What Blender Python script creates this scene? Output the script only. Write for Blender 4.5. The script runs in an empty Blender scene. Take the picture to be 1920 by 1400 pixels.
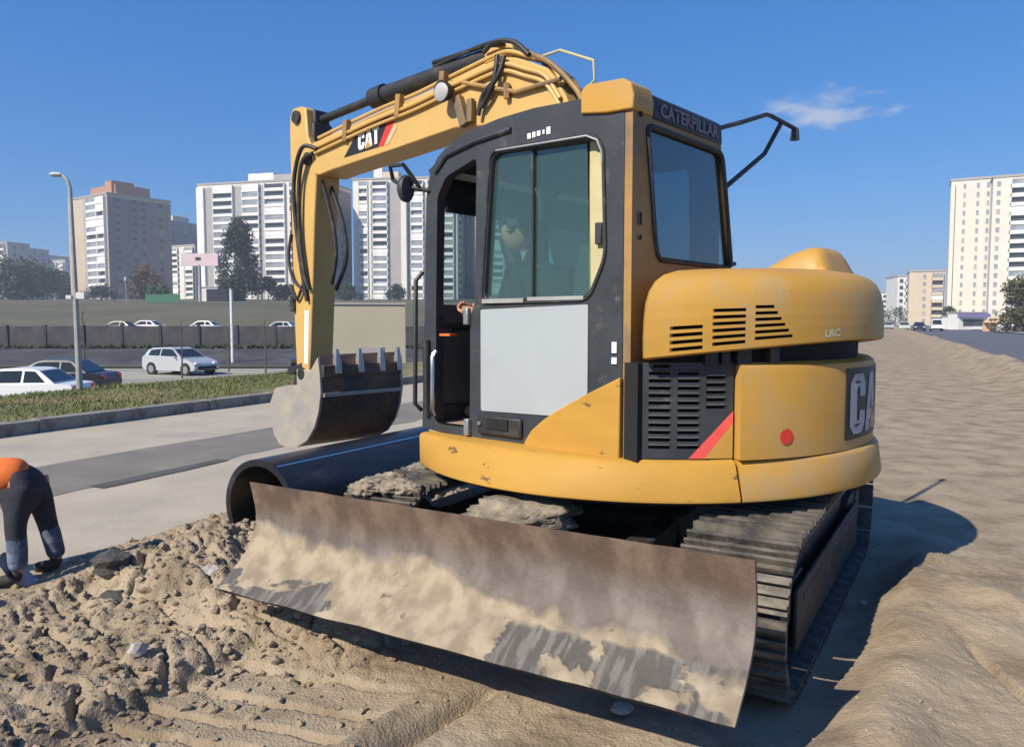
import bpy, bmesh, math, random
import numpy as np
from mathutils import Vector, Matrix, noise as mnoise
from mathutils.geometry import tessellate_polygon
random.seed(7); RNG = np.random.default_rng(7)
PI = math.pi; R = math.radians
S = bpy.context.scene; COL = S.collection

# ------------------------------------------------------------------ camera, sky, sun, exposure
cd = bpy.data.cameras.new('camera'); cam = bpy.data.objects.new('camera', cd); COL.objects.link(cam)
CAMH = 1.522
cam.location = (0, 0, CAMH); cam.rotation_euler = (R(90) - math.atan(97/1450), 0, 0)
cd.sensor_width = 36; cd.lens = 36*1450/1920; cd.clip_start = .05; cd.clip_end = 6000
S.camera = cam

SUN_EL = R(39); SUN_DIR = Vector((-.705*math.cos(SUN_EL), -.709*math.cos(SUN_EL), math.sin(SUN_EL)))
w = bpy.data.worlds.new('World'); S.world = w; w.use_nodes = True
nt = w.node_tree; nt.nodes.clear()
def N(t, k, **kw):
    n = t.nodes.new(k)
    for a, b in kw.items(): setattr(n, a, b)
    return n
wo = N(nt, 'ShaderNodeOutputWorld'); bg = N(nt, 'ShaderNodeBackground')
sky = N(nt, 'ShaderNodeTexSky', sky_type='NISHITA', sun_disc=False, sun_elevation=SUN_EL, sun_rotation=R(225),
        altitude=150, air_density=1.0, dust_density=.35, ozone_density=2.2)
bg.inputs['Strength'].default_value = .08
# one thin wisp of cloud, low in the sky ahead to the right (a direction in the sky, not a place on the picture)
tc = N(nt, 'ShaderNodeTexCoord')
cdir = Vector(((1530-960)/1450, 1, (603-217)/1450)).normalized()
side = cdir.cross(Vector((0, 0, 1))).normalized(); upv = side.cross(cdir)
def vm(op, a, b=None):
    n = N(nt, 'ShaderNodeVectorMath', operation=op); nt.links.new(a, n.inputs[0])
    if b is not None: n.inputs[1].default_value = b
    return n
def mt(op, a, b=None, c=None):
    n = N(nt, 'ShaderNodeMath', operation=op)
    for i, v in enumerate((a, b, c)):
        if v is None: continue
        if hasattr(v, 'is_linked') or hasattr(v, 'links'): nt.links.new(v, n.inputs[i])
        else: n.inputs[i].default_value = v
    return n.outputs[0]
g = tc.outputs['Generated']
dx = vm('DOT_PRODUCT', g, side).outputs['Value']; dz = vm('DOT_PRODUCT', g, upv).outputs['Value']; dd = vm('DOT_PRODUCT', g, cdir).outputs['Value']
nz = N(nt, 'ShaderNodeTexNoise'); nz.inputs['Scale'].default_value = 1; nz.inputs['Detail'].default_value = 6
mp = N(nt, 'ShaderNodeCombineXYZ')
nt.links.new(mt('MULTIPLY', dx, 18), mp.inputs[0]); nt.links.new(mt('MULTIPLY', dz, 52), mp.inputs[1])
nt.links.new(mp.outputs[0], nz.inputs['Vector'])
ex = mt('MULTIPLY', dx, 1/.064); ez = mt('MULTIPLY', dz, 1/.027)
rr = mt('SQRT', mt('ADD', mt('MULTIPLY', ex, ex), mt('MULTIPLY', ez, ez)))
fall = mt('SUBTRACT', 1.0, rr)
cl = mt('ADD', mt('MULTIPLY', fall, .75), mt('MULTIPLY', mt('SUBTRACT', nz.outputs['Fac'], .5), 2.6))
mr = N(nt, 'ShaderNodeMapRange', interpolation_type='SMOOTHSTEP'); nt.links.new(cl, mr.inputs[0])
mr.inputs[1].default_value = 0; mr.inputs[2].default_value = .85; mr.inputs[3].default_value = 0; mr.inputs[4].default_value = .62
cm = mt('MULTIPLY', mt('MULTIPLY', mr.outputs[0], mt('GREATER_THAN', dd, 0)), mt('GREATER_THAN', 2.0, rr))
# the camera's rendering of this clear sky: an even, strong blue
sx_ = N(nt, 'ShaderNodeSeparateColor'); hs = N(nt, 'ShaderNodeCombineColor'); nt.links.new(sky.outputs[0], sx_.inputs[0])
for i_, (k_, g_) in enumerate(((.27, 1.25), (1.10, .74), (3.1, .48))):
    nt.links.new(mt('MULTIPLY', mt('POWER', sx_.outputs[i_], g_), k_), hs.inputs[i_])
mx = N(nt, 'ShaderNodeMix', data_type='RGBA')
nt.links.new(cm, mx.inputs[0]); nt.links.new(hs.outputs[0], mx.inputs[6]); mx.inputs[7].default_value = (6.6, 6.7, 7.2, 1)
nt.links.new(mx.outputs[2], bg.inputs['Color']); nt.links.new(bg.outputs[0], wo.inputs[0])

sl = bpy.data.lights.new('sun', 'SUN'); so = bpy.data.objects.new('sun', sl); COL.objects.link(so)
sl.energy = 5.0; sl.angle = R(.53); sl.color = (1, .91, .76)
so.rotation_euler = SUN_DIR.to_track_quat('Z', 'Y').to_euler(); so.location = (0, 0, 60)
S.view_settings.view_transform = 'Standard'; S.view_settings.look = 'None'
S.view_settings.exposure = 0.36; S.view_settings.gamma = 1; S.view_settings.use_curve_mapping = False

# ------------------------------------------------------------------ materials
def mat(name, col, rough=.7, metal=0, var=.12, scale=6, bump=0, bscale=40, col2=None, f2=.5, s2=3, soft=.12, spec=.5, stretch=None, coord='Object'):
    """base colour with noise variation, a second colour in noise patches, and fine bump"""
    m = bpy.data.materials.new(name); m.use_nodes = True; t = m.node_tree; b = t.nodes['Principled BSDF']
    b.inputs['Roughness'].default_value = rough; b.inputs['Metallic'].default_value = metal
    b.inputs['Specular IOR Level'].default_value = spec
    co = N(t, 'ShaderNodeTexCoord'); src = co.outputs[coord]
    if stretch:
        mpn = N(t, 'ShaderNodeMapping'); mpn.inputs['Scale'].default_value = stretch; t.links.new(src, mpn.inputs[0]); src = mpn.outputs[0]
    n = N(t, 'ShaderNodeTexNoise'); n.inputs['Scale'].default_value = scale; n.inputs['Detail'].default_value = 6; t.links.new(src, n.inputs['Vector'])
    r = N(t, 'ShaderNodeValToRGB'); e = r.color_ramp.elements
    e[0].position = .3; e[1].position = .7
    e[0].color = [c*(1-var) for c in col] + [1]; e[1].color = [min(1, c*(1+var)) for c in col] + [1]
    t.links.new(n.outputs['Fac'], r.inputs[0]); out = r.outputs[0]
    if col2:
        n2 = N(t, 'ShaderNodeTexNoise'); n2.inputs['Scale'].default_value = s2; n2.inputs['Detail'].default_value = 8; n2.inputs['Roughness'].default_value = .65
        t.links.new(src, n2.inputs['Vector'])
        k = N(t, 'ShaderNodeMapRange', interpolation_type='SMOOTHSTEP'); t.links.new(n2.outputs['Fac'], k.inputs[0])
        k.inputs[1].default_value = f2 - soft; k.inputs[2].default_value = f2 + soft
        x = N(t, 'ShaderNodeMix', data_type='RGBA'); t.links.new(k.outputs[0], x.inputs[0]); t.links.new(out, x.inputs[6]); x.inputs[7].default_value = list(col2) + [1]
        out = x.outputs[2]
    t.links.new(out, b.inputs['Base Color'])
    if bump:
        n3 = N(t, 'ShaderNodeTexNoise'); n3.inputs['Scale'].default_value = bscale; n3.inputs['Detail'].default_value = 8; t.links.new(src, n3.inputs['Vector'])
        bp = N(t, 'ShaderNodeBump'); bp.inputs['Strength'].default_value = bump; bp.inputs['Distance'].default_value = .02
        t.links.new(n3.outputs['Fac'], bp.inputs['Height']); t.links.new(bp.outputs[0], b.inputs['Normal'])
    return m
def glass(name, tint, refl=.12, rough=.02, film=.035, dcol=(.5, .48, .42)):
    m = bpy.data.materials.new(name); m.use_nodes = True; t = m.node_tree; t.nodes.clear()
    o = N(t, 'ShaderNodeOutputMaterial'); tr = N(t, 'ShaderNodeBsdfTransparent'); gl = N(t, 'ShaderNodeBsdfGlossy'); df = N(t, 'ShaderNodeBsdfDiffuse')
    tr.inputs[0].default_value = list(tint) + [1]; gl.inputs['Roughness'].default_value = rough
    df.inputs[0].default_value = list(dcol) + [1]
    fr = N(t, 'ShaderNodeFresnel'); ge = N(t, 'ShaderNodeNewGeometry'); io = N(t, 'ShaderNodeMapRange')
    t.links.new(ge.outputs['Backfacing'], io.inputs[0]); io.inputs[3].default_value = 1.5; io.inputs[4].default_value = 1/1.5; t.links.new(io.outputs[0], fr.inputs[0])
    ad = N(t, 'ShaderNodeMath', operation='MULTIPLY_ADD'); t.links.new(fr.outputs[0], ad.inputs[0]); ad.inputs[1].default_value = 1; ad.inputs[2].default_value = refl
    a = N(t, 'ShaderNodeMixShader'); a.inputs[0].default_value = film; t.links.new(tr.outputs[0], a.inputs[1]); t.links.new(df.outputs[0], a.inputs[2])
    s = N(t, 'ShaderNodeMixShader'); t.links.new(ad.outputs[0], s.inputs[0]); t.links.new(a.outputs[0], s.inputs[1]); t.links.new(gl.outputs[0], s.inputs[2])
    t.links.new(s.outputs[0], o.inputs[0]); return m
M = {}
M['yellow'] = mat('machine_yellow', (.50, .27, .045), .48, spec=.35, var=.06, scale=2.5, bump=.05, bscale=9, col2=(.40, .285, .15), f2=.60, s2=3, soft=.2)
M['yellow_boom'] = mat('boom_yellow', (.56, .355, .11), .5, var=.06, scale=3, bump=.05, bscale=9, col2=(.45, .31, .14), f2=.70, s2=5, soft=.1)
M['yellow_worn'] = mat('scuffed_yellow', (.46, .25, .045), .6, spec=.25, var=.07, scale=3, bump=.08, bscale=8, col2=(.14, .085, .035), f2=.645, s2=5.5, soft=.03, stretch=(1, 1, 2.6))
M['brown_yellow'] = mat('shaded_grimy_yellow', (.36, .205, .06), .6, var=.15, scale=3, col2=(.13, .10, .07), f2=.56, s2=1.8, soft=.15)  # yellow darkened to carry the cab rear's shade, with grime patches
M['black'] = mat('cab_charcoal', (.034, .038, .046), .5, var=.25, scale=5, bump=.06, bscale=60, col2=(.13, .115, .095), f2=.68, s2=9, soft=.1)
M['darkmetal'] = mat('dark_metal', (.022, .022, .024), .55, var=.3, scale=8, col2=(.07, .055, .04), f2=.62, s2=6)
M['void'] = mat('matt_black', (.008, .008, .009), .8)
M['rubber'] = mat('hose_rubber', (.02, .02, .022), .6, col2=(.09, .08, .065), f2=.62, s2=12)
M['chrome'] = mat('chrome_rod', (.55, .55, .55), .2, 1)
M['silver'] = mat('bare_aluminium', (.48, .52, .53), .42, .35, var=.05, scale=2, bump=.12, bscale=3, col2=(.42, .46, .47), f2=.62, s2=2.2, soft=.2)
M['cream'] = mat('cream_trim', (.50, .44, .24), .6)
M['grey'] = mat('grey_plastic', (.12, .12, .12), .6)
M['red'] = mat('red_print', (.60, .035, .02), .5); M['redpink'] = mat('faded_red_print', (.72, .09, .07), .5)
M['white'] = mat('white_print', (.75, .75, .73), .5, var=.06); M['greyletter'] = mat('grey_print', (.40, .40, .40), .5)
M['rose'] = mat('faded_letter', (.24, .17, .17), .6); M['lime'] = mat('pale_letter', (.62, .62, .42), .5)
M['blackprint'] = mat('black_print', (.018, .016, .016), .45)
M['track'] = mat('track_steel', (.06, .056, .05), .65, .2, var=.3, scale=14, bump=.3, bscale=30, col2=(.19, .16, .125), f2=.56, s2=7, soft=.2)
M['trackdark'] = mat('track_frame', (.035, .03, .03), .6, .2, col2=(.10, .08, .06), f2=.6, s2=6)
M['bucketsteel'] = mat('bucket_steel', (.33, .315, .30), .5, .25, var=.12, scale=4, bump=.12, bscale=25, col2=(.44, .38, .30), f2=.5, s2=5, soft=.2)
M['bucketdark'] = mat('bucket_shell', (.07, .06, .055), .55, .3, var=.3, scale=5, col2=(.20, .11, .06), f2=.56, s2=3)
M['pipe'] = mat('black_polyethylene', (.014, .016, .02), .34, var=.2, scale=3, col2=(.09, .08, .07), f2=.66, s2=5, stretch=(.3, 1, 1))
M['bluestripe'] = mat('blue_stripe', (.07, .20, .42), .4)
M['dirtclod'] = mat('dry_clods', (.35, .265, .18), .95, var=.25, scale=9, bump=.4, bscale=40)
M['mud'] = mat('dried_mud', (.27, .225, .165), .95, var=.3, scale=12, bump=.6, bscale=40, col2=(.12, .10, .08), f2=.56, s2=7)
M['stone'] = mat('pale_stone', (.42, .39, .35), .85, var=.2, scale=14, bump=.4, bscale=30)
M['asphaltlump'] = mat('asphalt_lump', (.07, .07, .068), .9, var=.3, scale=20, bump=.6, bscale=50, col2=(.25, .2, .15), f2=.6, s2=8)
M['orange'] = mat('hi_vis_orange', (.75, .16, .025), .7, bump=.1, bscale=14); M['navy'] = mat('navy_cloth', (.022, .023, .034), .9, bump=.3, bscale=16)
M['jeans'] = mat('blue_denim', (.05, .07, .12), .9, bump=.3, bscale=16, col2=(.18, .21, .27), f2=.55, s2=7)
M['skin'] = mat('skin', (.52, .25, .15), .55); M['hair'] = mat('dark_hair', (.03, .02, .014), .7)
M['teal'] = mat('teal_jacket', (.03, .07, .07), .85); M['boot'] = mat('boot_leather', (.03, .026, .022), .8)
M['wood'] = mat('wooden_handle', (.45, .36, .24), .7, stretch=(1, 1, .1)); M['steel'] = mat('worn_steel', (.40, .40, .40), .4, .7)
M['concrete'] = mat('kerb_concrete', (.27, .25, .225), .9, var=.18, scale=4, bump=.3, bscale=30, col2=(.13, .12, .105), f2=.55, s2=4)
M['pole'] = mat('galvanised_pole', (.34, .34, .33), .6, .2); M['polewhite'] = mat('white_pole', (.62, .62, .60), .6)
M['carwhite'] = mat('white_car_paint', (.74, .75, .76), .25, var=.02); M['carsilver'] = mat('silver_car_paint', (.50, .52, .54), .3, .3, var=.02)
M['cardark'] = mat('dark_car_paint', (.02, .022, .028), .3); M['cargreen'] = mat('pale_green_paint', (.45, .52, .46), .35)
M['carglass'] = mat('car_glass', (.018, .022, .026), .08, var=0); M['tyre'] = mat('tyre', (.016, .016, .016), .85); M['rim'] = mat('alloy', (.35, .35, .36), .4, .6)
M['lamp_red'] = mat('tail_lamp', (.45, .02, .02), .3); M['lamp_clear'] = mat('head_lamp', (.7, .7, .7), .2)
M['panel_tan'] = mat('tan_panels', (.50, .41, .30), .9, var=.06, scale=.3); M['panel_white'] = mat('white_panels', (.70, .69, .66), .9, var=.06, scale=.3)
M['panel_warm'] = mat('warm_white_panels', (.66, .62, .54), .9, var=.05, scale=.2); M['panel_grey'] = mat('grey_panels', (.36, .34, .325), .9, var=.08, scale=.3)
M['panel_shaded'] = mat('shaded_panels', (.21, .205, .215), .9, var=.1, scale=.3); M['panel_beige'] = mat('beige_panels', (.60, .49, .37), .9, var=.06, scale=.3); M['brick'] = mat('red_brick', (.40, .20, .13), .9, var=.1, scale=.8)  # the dark grey panels carry the shade of faces turned from the sun
M['balcony'] = mat('balcony_white', (.76, .75, .73), .85, var=.12, scale=.35, coord='Object'); M['winglass'] = mat('window_glass', (.05, .055, .06), .15, var=.5, scale=.4)
M['win_pale'] = mat('pale_glazing', (.26, .28, .30), .3, var=.3, scale=.4)
M['wallpanel'] = mat('dark_wall_panel', (.055, .056, .062), .9, var=.25, scale=.8, col2=(.09, .085, .085), f2=.6, s2=.7); M['wallpost'] = mat('dark_wall_post', (.045, .045, .05), .9); M['win_faint'] = mat('faint_glazing', (.36, .35, .33), .4, var=.2, scale=.4)
M['bark'] = mat('bark', (.09, .07, .055), .95, bump=.4, bscale=12)
M['leaf_dark'] = mat('dark_leaves', (.035, .052, .028), .8, var=.35, scale=.9); M['leaf_olive'] = mat('olive_leaves', (.085, .078, .035), .8, var=.35, scale=.9)
M['leaf_brown'] = mat('autumn_leaves', (.12, .075, .035), .85, var=.3, scale=.7); M['leaf_green'] = mat('green_leaves', (.05, .09, .035), .8, var=.3, scale=.8)
M['grassblade'] = mat('grass_blades', (.14, .16, .045), .8, var=.3, scale=.7, col2=(.23, .185, .075), f2=.56, s2=.5)
M['shed'] = mat('beige_sheet', (.43, .385, .285), .85, var=.05, scale=.6); M['pinkwhite'] = mat('billboard_print', (.68, .52, .54), .7, var=.06, scale=.3)
M['purple'] = mat('violet_awning', (.20, .17, .36), .7); M['tentorange'] = mat('peach_canvas', (.70, .42, .26), .8); M['greenfence'] = mat('green_net', (.04, .16, .09), .8)
M['glass_side'] = glass('cab_side_glass', (.56, .76, .70), .05, film=.08, dcol=(.30, .45, .42)); M['glass_rear'] = glass('cab_rear_glass', (.40, .52, .58), .10); M['glass_clear'] = glass('windscreen', (.60, .72, .72), .02)  # side panes get a denser, teal diffuse film

# ------------------------------------------------------------------ mesh helpers
class MB:
    def __init__(s): s.v = []; s.f = []
    def add(s, vs, fs):
        o = len(s.v); s.v += [tuple(p) for p in vs]; s.f += [tuple(i+o for i in q) for q in fs]; return s
    def box(s, c, d, rz=0, ry=0, rx=0, tp=1.0):
        m = Matrix.Rotation(rz, 3, 'Z') @ Matrix.Rotation(ry, 3, 'Y') @ Matrix.Rotation(rx, 3, 'X'); c = Vector(c)
        vs = []
        for z in (-.5, .5):
            k = tp if z > 0 else 1
            for x, y in ((-.5, -.5), (.5, -.5), (.5, .5), (-.5, .5)): vs.append(c + m @ Vector((x*d[0]*k, y*d[1]*k, z*d[2])))
        return s.add(vs, [(3, 2, 1, 0), (4, 5, 6, 7), (0, 1, 5, 4), (1, 2, 6, 5), (2, 3, 7, 6), (3, 0, 4, 7)])
    def tube(s, pts, r, n=8, closed=False, caps=True):
        pts = [Vector(p) for p in pts]; L = len(pts); rs = r if isinstance(r, (list, tuple)) else [r]*L
        vs = []; prev = None
        for i, p in enumerate(pts):
            d = (pts[(i+1) % L if closed else min(i+1, L-1)] - pts[i-1 if closed else max(i-1, 0)])
            d = d.normalized() if d.length > 1e-9 else Vector((0, 0, 1))
            if prev is None: a = d.orthogonal().normalized()
            else:
                a = prev - d*prev.dot(d); a = a.normalized() if a.length > 1e-6 else d.orthogonal().normalized()
            prev = a; b = d.cross(a)
            for k in range(n): vs.append(p + (a*math.cos(2*PI*k/n) + b*math.sin(2*PI*k/n))*rs[i])
        fs = []
        for i in range(L if closed else L-1):
            j = (i+1) % L
            for k in range(n): fs.append((i*n+k, i*n+(k+1) % n, j*n+(k+1) % n, j*n+k))
        if caps and not closed: fs += [tuple(range(n))[::-1], tuple(range((L-1)*n, L*n))]
        return s.add(vs, fs)
    def plate(s, loops, fn, t0, t1):
        """2D polygon with holes, extruded between t0 and t1; fn(x, y, t) -> 3D"""
        flat = [p for l in loops for p in l]; n = len(flat)
        tri = tessellate_polygon([[Vector((p[0], p[1], 0)) for p in l] for l in loops])
        vs = [fn(p[0], p[1], t0) for p in flat] + [fn(p[0], p[1], t1) for p in flat]
        fs = [tuple(q) for q in tri] + [tuple(i+n for i in q)[::-1] for q in tri]; o = 0
        for l in loops:
            k = len(l)
            for i in range(k): fs.append((o+i, o+(i+1) % k, o+(i+1) % k+n, o+i+n))
            o += k
        return s.add(vs, fs)
    def loft(s, rings, closed=True, caps=False):
        n = len(rings[0]); vs = [p for r in rings for p in r]; fs = []
        for i in range(len(rings)-1):
            for k in range(n if closed else n-1): fs.append((i*n+k, i*n+(k+1) % n, (i+1)*n+(k+1) % n, (i+1)*n+k))
        if caps: fs += [tuple(range(n))[::-1], tuple(range((len(rings)-1)*n, len(rings)*n))]
        return s.add(vs, fs)
    def mesh(s, name, m, smooth=35):
        me = bpy.data.meshes.new(name); me.from_pydata(s.v, [], s.f)
        b = bmesh.new(); b.from_mesh(me); bmesh.ops.recalc_face_normals(b, faces=b.faces); b.to_mesh(me); b.free()
        me.materials.append(m if not isinstance(m, str) else M[m])
        if smooth: me.polygons.foreach_set('use_smooth', [True]*len(me.polygons)); me.set_sharp_from_angle(angle=R(smooth))
        return me
    def build(s, name, m, parent=None, smooth=35, bevel=0, loc=None, rz=None):
        return link(name, s.mesh(name, m, smooth), parent, bevel, loc, rz)
def link(name, me, parent=None, bevel=0, loc=None, rz=None, rot=None):
    o = bpy.data.objects.new(name, me); COL.objects.link(o)
    if parent: o.parent = parent
    if loc is not None: o.location = loc
    if rz is not None: o.rotation_euler = (0, 0, rz)
    if rot is not None: o.rotation_euler = rot
    if bevel:
        b = o.modifiers.new('bevel', 'BEVEL'); b.width = bevel; b.segments = 2; b.limit_method = 'ANGLE'; b.angle_limit = R(40)
    return o
def tag(o, label=None, cat=None, group=None, kind=None):
    for k, v in (('label', label), ('category', cat), ('group', group), ('kind', kind)):
        if v: o[k] = v
    return o
def thing(name, label, cat, loc=(0, 0, 0), rz=0, group=None):
    o = bpy.data.objects.new(name, None); COL.objects.link(o); o.location = loc; o.rotation_euler = (0, 0, rz); o.empty_display_size = .1
    return tag(o, label, cat, group)
def dup(o, parent=None, **kw):
    c = o.copy(); COL.objects.link(c)
    if parent: c.parent = parent
    for ch in list(o.children): dup(ch, c)
    for k, v in kw.items(): setattr(c, k, v)
    return c
def ss(x, a, b):
    t = np.clip((x-a)/(b-a), 0, 1); return t*t*(3-2*t)
def grid_mesh(name, X, Y, Z, m, smooth=True):
    """X, Y, Z: 2D arrays"""
    a, b = X.shape; me = bpy.data.meshes.new(name)
    co = np.stack([X, Y, Z], -1).reshape(-1, 3).astype(np.float32)
    idx = np.arange(a*b).reshape(a, b)
    q = np.stack([idx[:-1, :-1], idx[1:, :-1], idx[1:, 1:], idx[:-1, 1:]], -1).reshape(-1, 4)
    e1 = co[q[0, 1]] - co[q[0, 0]]; e2 = co[q[0, 3]] - co[q[0, 0]]
    if e1[0]*e2[1] - e1[1]*e2[0] < 0: q = q[:, ::-1]
    me.vertices.add(len(co)); me.vertices.foreach_set('co', co.ravel())
    me.loops.add(q.size); me.loops.foreach_set('vertex_index', np.ascontiguousarray(q).ravel().astype(np.int32))
    me.polygons.add(len(q)); me.polygons.foreach_set('loop_start', np.arange(0, q.size, 4, dtype=np.int32))
    me.polygons.foreach_set('loop_total', np.full(len(q), 4, dtype=np.int32))
    if smooth: me.polygons.foreach_set('use_smooth', np.ones(len(q), dtype=bool))
    me.update(calc_edges=True); me.validate(); me.materials.append(M[m] if isinstance(m, str) else m)
    o = bpy.data.objects.new(name, me); COL.objects.link(o); return o
_tab = RNG.random((256, 256))
def vnoise(x, y, f, seed=0):
    x = x*f + seed*17.31; y = y*f + seed*9.77
    xi = np.floor(x).astype(int); yi = np.floor(y).astype(int); u = x-xi; v = y-yi; u = u*u*(3-2*u); v = v*v*(3-2*v)
    g = lambda i, j: _tab[i % 256, j % 256]
    return (g(xi, yi)*(1-u) + g(xi+1, yi)*u)*(1-v) + (g(xi, yi+1)*(1-u) + g(xi+1, yi+1)*u)*v - .5
def cells(x, y, f, seed):
    """distance to the border between random cells: 0 on the cracks"""
    x = x*f; y = y*f; xi = np.floor(x).astype(int); yi = np.floor(y).astype(int); F1 = np.full(x.shape, 9.); F2 = F1.copy()
    for i in (-1, 0, 1):
        for j in (-1, 0, 1):
            a = (xi+i+seed*13) % 256; b = (yi+j+seed*29) % 256
            d = np.hypot(xi+i+_tab[a, b]-x, yi+j+_tab[b, (a+77) % 256]-y); F2 = np.minimum(F2, np.maximum(F1, d)); F1 = np.minimum(F1, d)
    return F2 - F1
def tri_soup(name, T, m, parent=None):
    """T: (n,3,3) triangles"""
    me = bpy.data.meshes.new(name); n = len(T)
    me.vertices.add(n*3); me.vertices.foreach_set('co', T.reshape(-1).astype(np.float32))
    me.loops.add(n*3); me.loops.foreach_set('vertex_index', np.arange(n*3, dtype=np.int32))
    me.polygons.add(n); me.polygons.foreach_set('loop_start', np.arange(0, n*3, 3, dtype=np.int32)); me.polygons.foreach_set('loop_total', np.full(n, 3, dtype=np.int32))
    me.update(calc_edges=True); me.materials.append(M[m]); return link(name, me, parent)
def text_mesh(body, size, fn, m, name, parent, bold=.0, ext=.0, sx=1.0):
    c = bpy.data.curves.new('t', 'FONT'); c.body = body; c.size = size; c.offset = bold; c.resolution_u = 3; c.align_x = 'CENTER'
    o = bpy.data.objects.new('t', c); COL.objects.link(o); dg = bpy.context.evaluated_depsgraph_get()
    me = bpy.data.meshes.new_from_object(o.evaluated_get(dg)); bpy.data.objects.remove(o)
    b = bmesh.new(); b.from_mesh(me); bmesh.ops.triangulate(b, faces=b.faces)
    bmesh.ops.subdivide_edges(b, edges=[e for e in b.edges if e.calc_length() > .05], cuts=2, use_grid_fill=False)
    for v in b.verts: v.co = fn(v.co.x*sx, v.co.y)
    b.to_mesh(me); b.free(); me.materials.clear(); me.materials.append(M[m]); return link(name, me, parent)

def block_letters(fn, m, parent):
    """the three heavy sans letters C, A, T as outlines, one unit high"""
    mb = MB(); x0 = 0
    C_ = [(.64, .62), (.64, .84), (.50, 1), (.14, 1), (0, .86), (0, .14), (.14, 0), (.50, 0), (.64, .16), (.64, .38), (.38, .38), (.38, .25), (.34, .21), (.30, .21), (.26, .25), (.26, .75), (.30, .79), (.34, .79), (.38, .75), (.38, .62)]
    A_ = [(0, 0), (.20, 1), (.52, 1), (.72, 0), (.47, 0), (.44, .18), (.28, .18), (.25, 0)]; Ah = [(.31, .36), (.41, .36), (.36, .74)]
    T_ = [(0, .78), (0, 1), (.64, 1), (.64, .78), (.45, .78), (.45, 0), (.19, 0), (.19, .78)]
    for loops, w_ in (([C_], .68), ([A_, Ah], .74), ([T_], .66)):
        L_ = []
        for l in loops:
            o_ = []
            for i in range(len(l)):
                (ax, ay), (bx_, by_) = l[i], l[(i+1) % len(l)]; n_ = max(1, int(abs(bx_-ax)/.12))
                o_ += [(ax+(bx_-ax)*k/n_ + x0, ay+(by_-ay)*k/n_) for k in range(n_)]
            L_.append(o_)
        flat = [p for l in L_ for p in l]; tri = tessellate_polygon([[Vector((p[0], p[1], 0)) for p in l] for l in L_])
        mb.add([fn(*p) for p in flat], [tuple(t_) for t_ in tri]); x0 += w_
    return mb.build('letters', m, parent, smooth=0)

# road frame: r along the roads (away, to the right), n across them to the left
RX, RY = .429, .903
def pq(p, q): return (p*RX - q*RY, p*RY + q*RX)

# ------------------------------------------------------------------ ground and terrain
def ground_mat(name, c1, c2, c3, scale, bump=.5, bscale=60):
    m = mat(name, c1, .95, var=.2, scale=scale, bump=bump, bscale=bscale, col2=c2, f2=.53, s2=scale*.5, soft=.12, spec=.12)
    return m
M['dirt'] = ground_mat('dry_dirt', (.37, .295, .207), (.235, .18, .122), None, 6, .6, 85)
M['street'] = mat('dusty_street', (.41, .36, .285), .95, var=.1, scale=1.2, bump=.3, bscale=60, col2=(.30, .28, .245), f2=.60, s2=.7, soft=.12, spec=.2)
M['asphalt_pale'] = mat('grey_asphalt', (.19, .172, .148), .9, var=.12, scale=1.5, bump=.3, bscale=80, col2=(.27, .25, .21), f2=.62, s2=.9, soft=.14, spec=.25)
M['asphalt_dark'] = mat('dark_asphalt', (.042, .042, .045), .9, var=.15, scale=.5, bump=.2, bscale=50, col2=(.085, .08, .078), f2=.55, s2=.25)
M['asphalt_road'] = mat('road_asphalt', (.10, .105, .118), .85, var=.1, scale=.4, bump=.2, bscale=50)
M['terrain'] = mat('dry_grassland', (.085, .085, .042), .95, var=.25, scale=.06, col2=(.12, .10, .062), f2=.55, s2=.03)
M['turf'] = mat('verge_turf', (.13, .13, .045), .95, var=.3, scale=1.1, bump=.5, bscale=30, col2=(.25, .19, .10), f2=.55, s2=.6)
M['lot'] = mat('dusty_lot', (.30, .28, .235), .95, var=.15, scale=.4, bump=.2, bscale=30)
M['paving'] = mat('far_paving', (.33, .32, .29), .95, var=.1, scale=.3)

def zfar(Y):
    return np.interp(Y, [-50, 47, 60, 100, 150, 300, 520, 3000], [-1.35, -1.35, -.55, .8, 5.0, 10.2, 15.5, 15.5])
def terrain_z(X, Y):
    q = -X*RY + Y*RX; z = zfar(Y)
    neg = np.minimum(z, 0); pos = np.maximum(z, 0)
    near = -.25 + (neg+.25)*ss(q, 15.2, 19) + pos*ss(q, 18, 48)
    return near
gx = np.concatenate([np.linspace(-800, -260, 14), np.linspace(-250, 200, 181), np.linspace(220, 700, 12)])
gy = np.concatenate([np.linspace(-60, -10, 5), np.linspace(-5, 170, 141), np.linspace(176, 520, 40), np.linspace(560, 1000, 8)])
GX, GY = np.meshgrid(gx, gy, indexing='ij')
tag(grid_mesh('terrain', GX, GY, terrain_z(GX, GY), 'terrain'), kind='structure')
def strip(name, m, q0, q1, z, p0=-30, p1=700):
    ps = np.concatenate([np.arange(p0, 60, 3), np.arange(60, p1+1, 12)]); qs = np.linspace(q0, q1, 6)
    Pp, Qq = np.meshgrid(ps, qs, indexing='ij'); X, Y = pq(Pp, Qq)
    return tag(grid_mesh(name, X, Y, np.full_like(X, z), m), kind='structure')
strip('street', 'street', 4.3, 10.42, 0.0)
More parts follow.
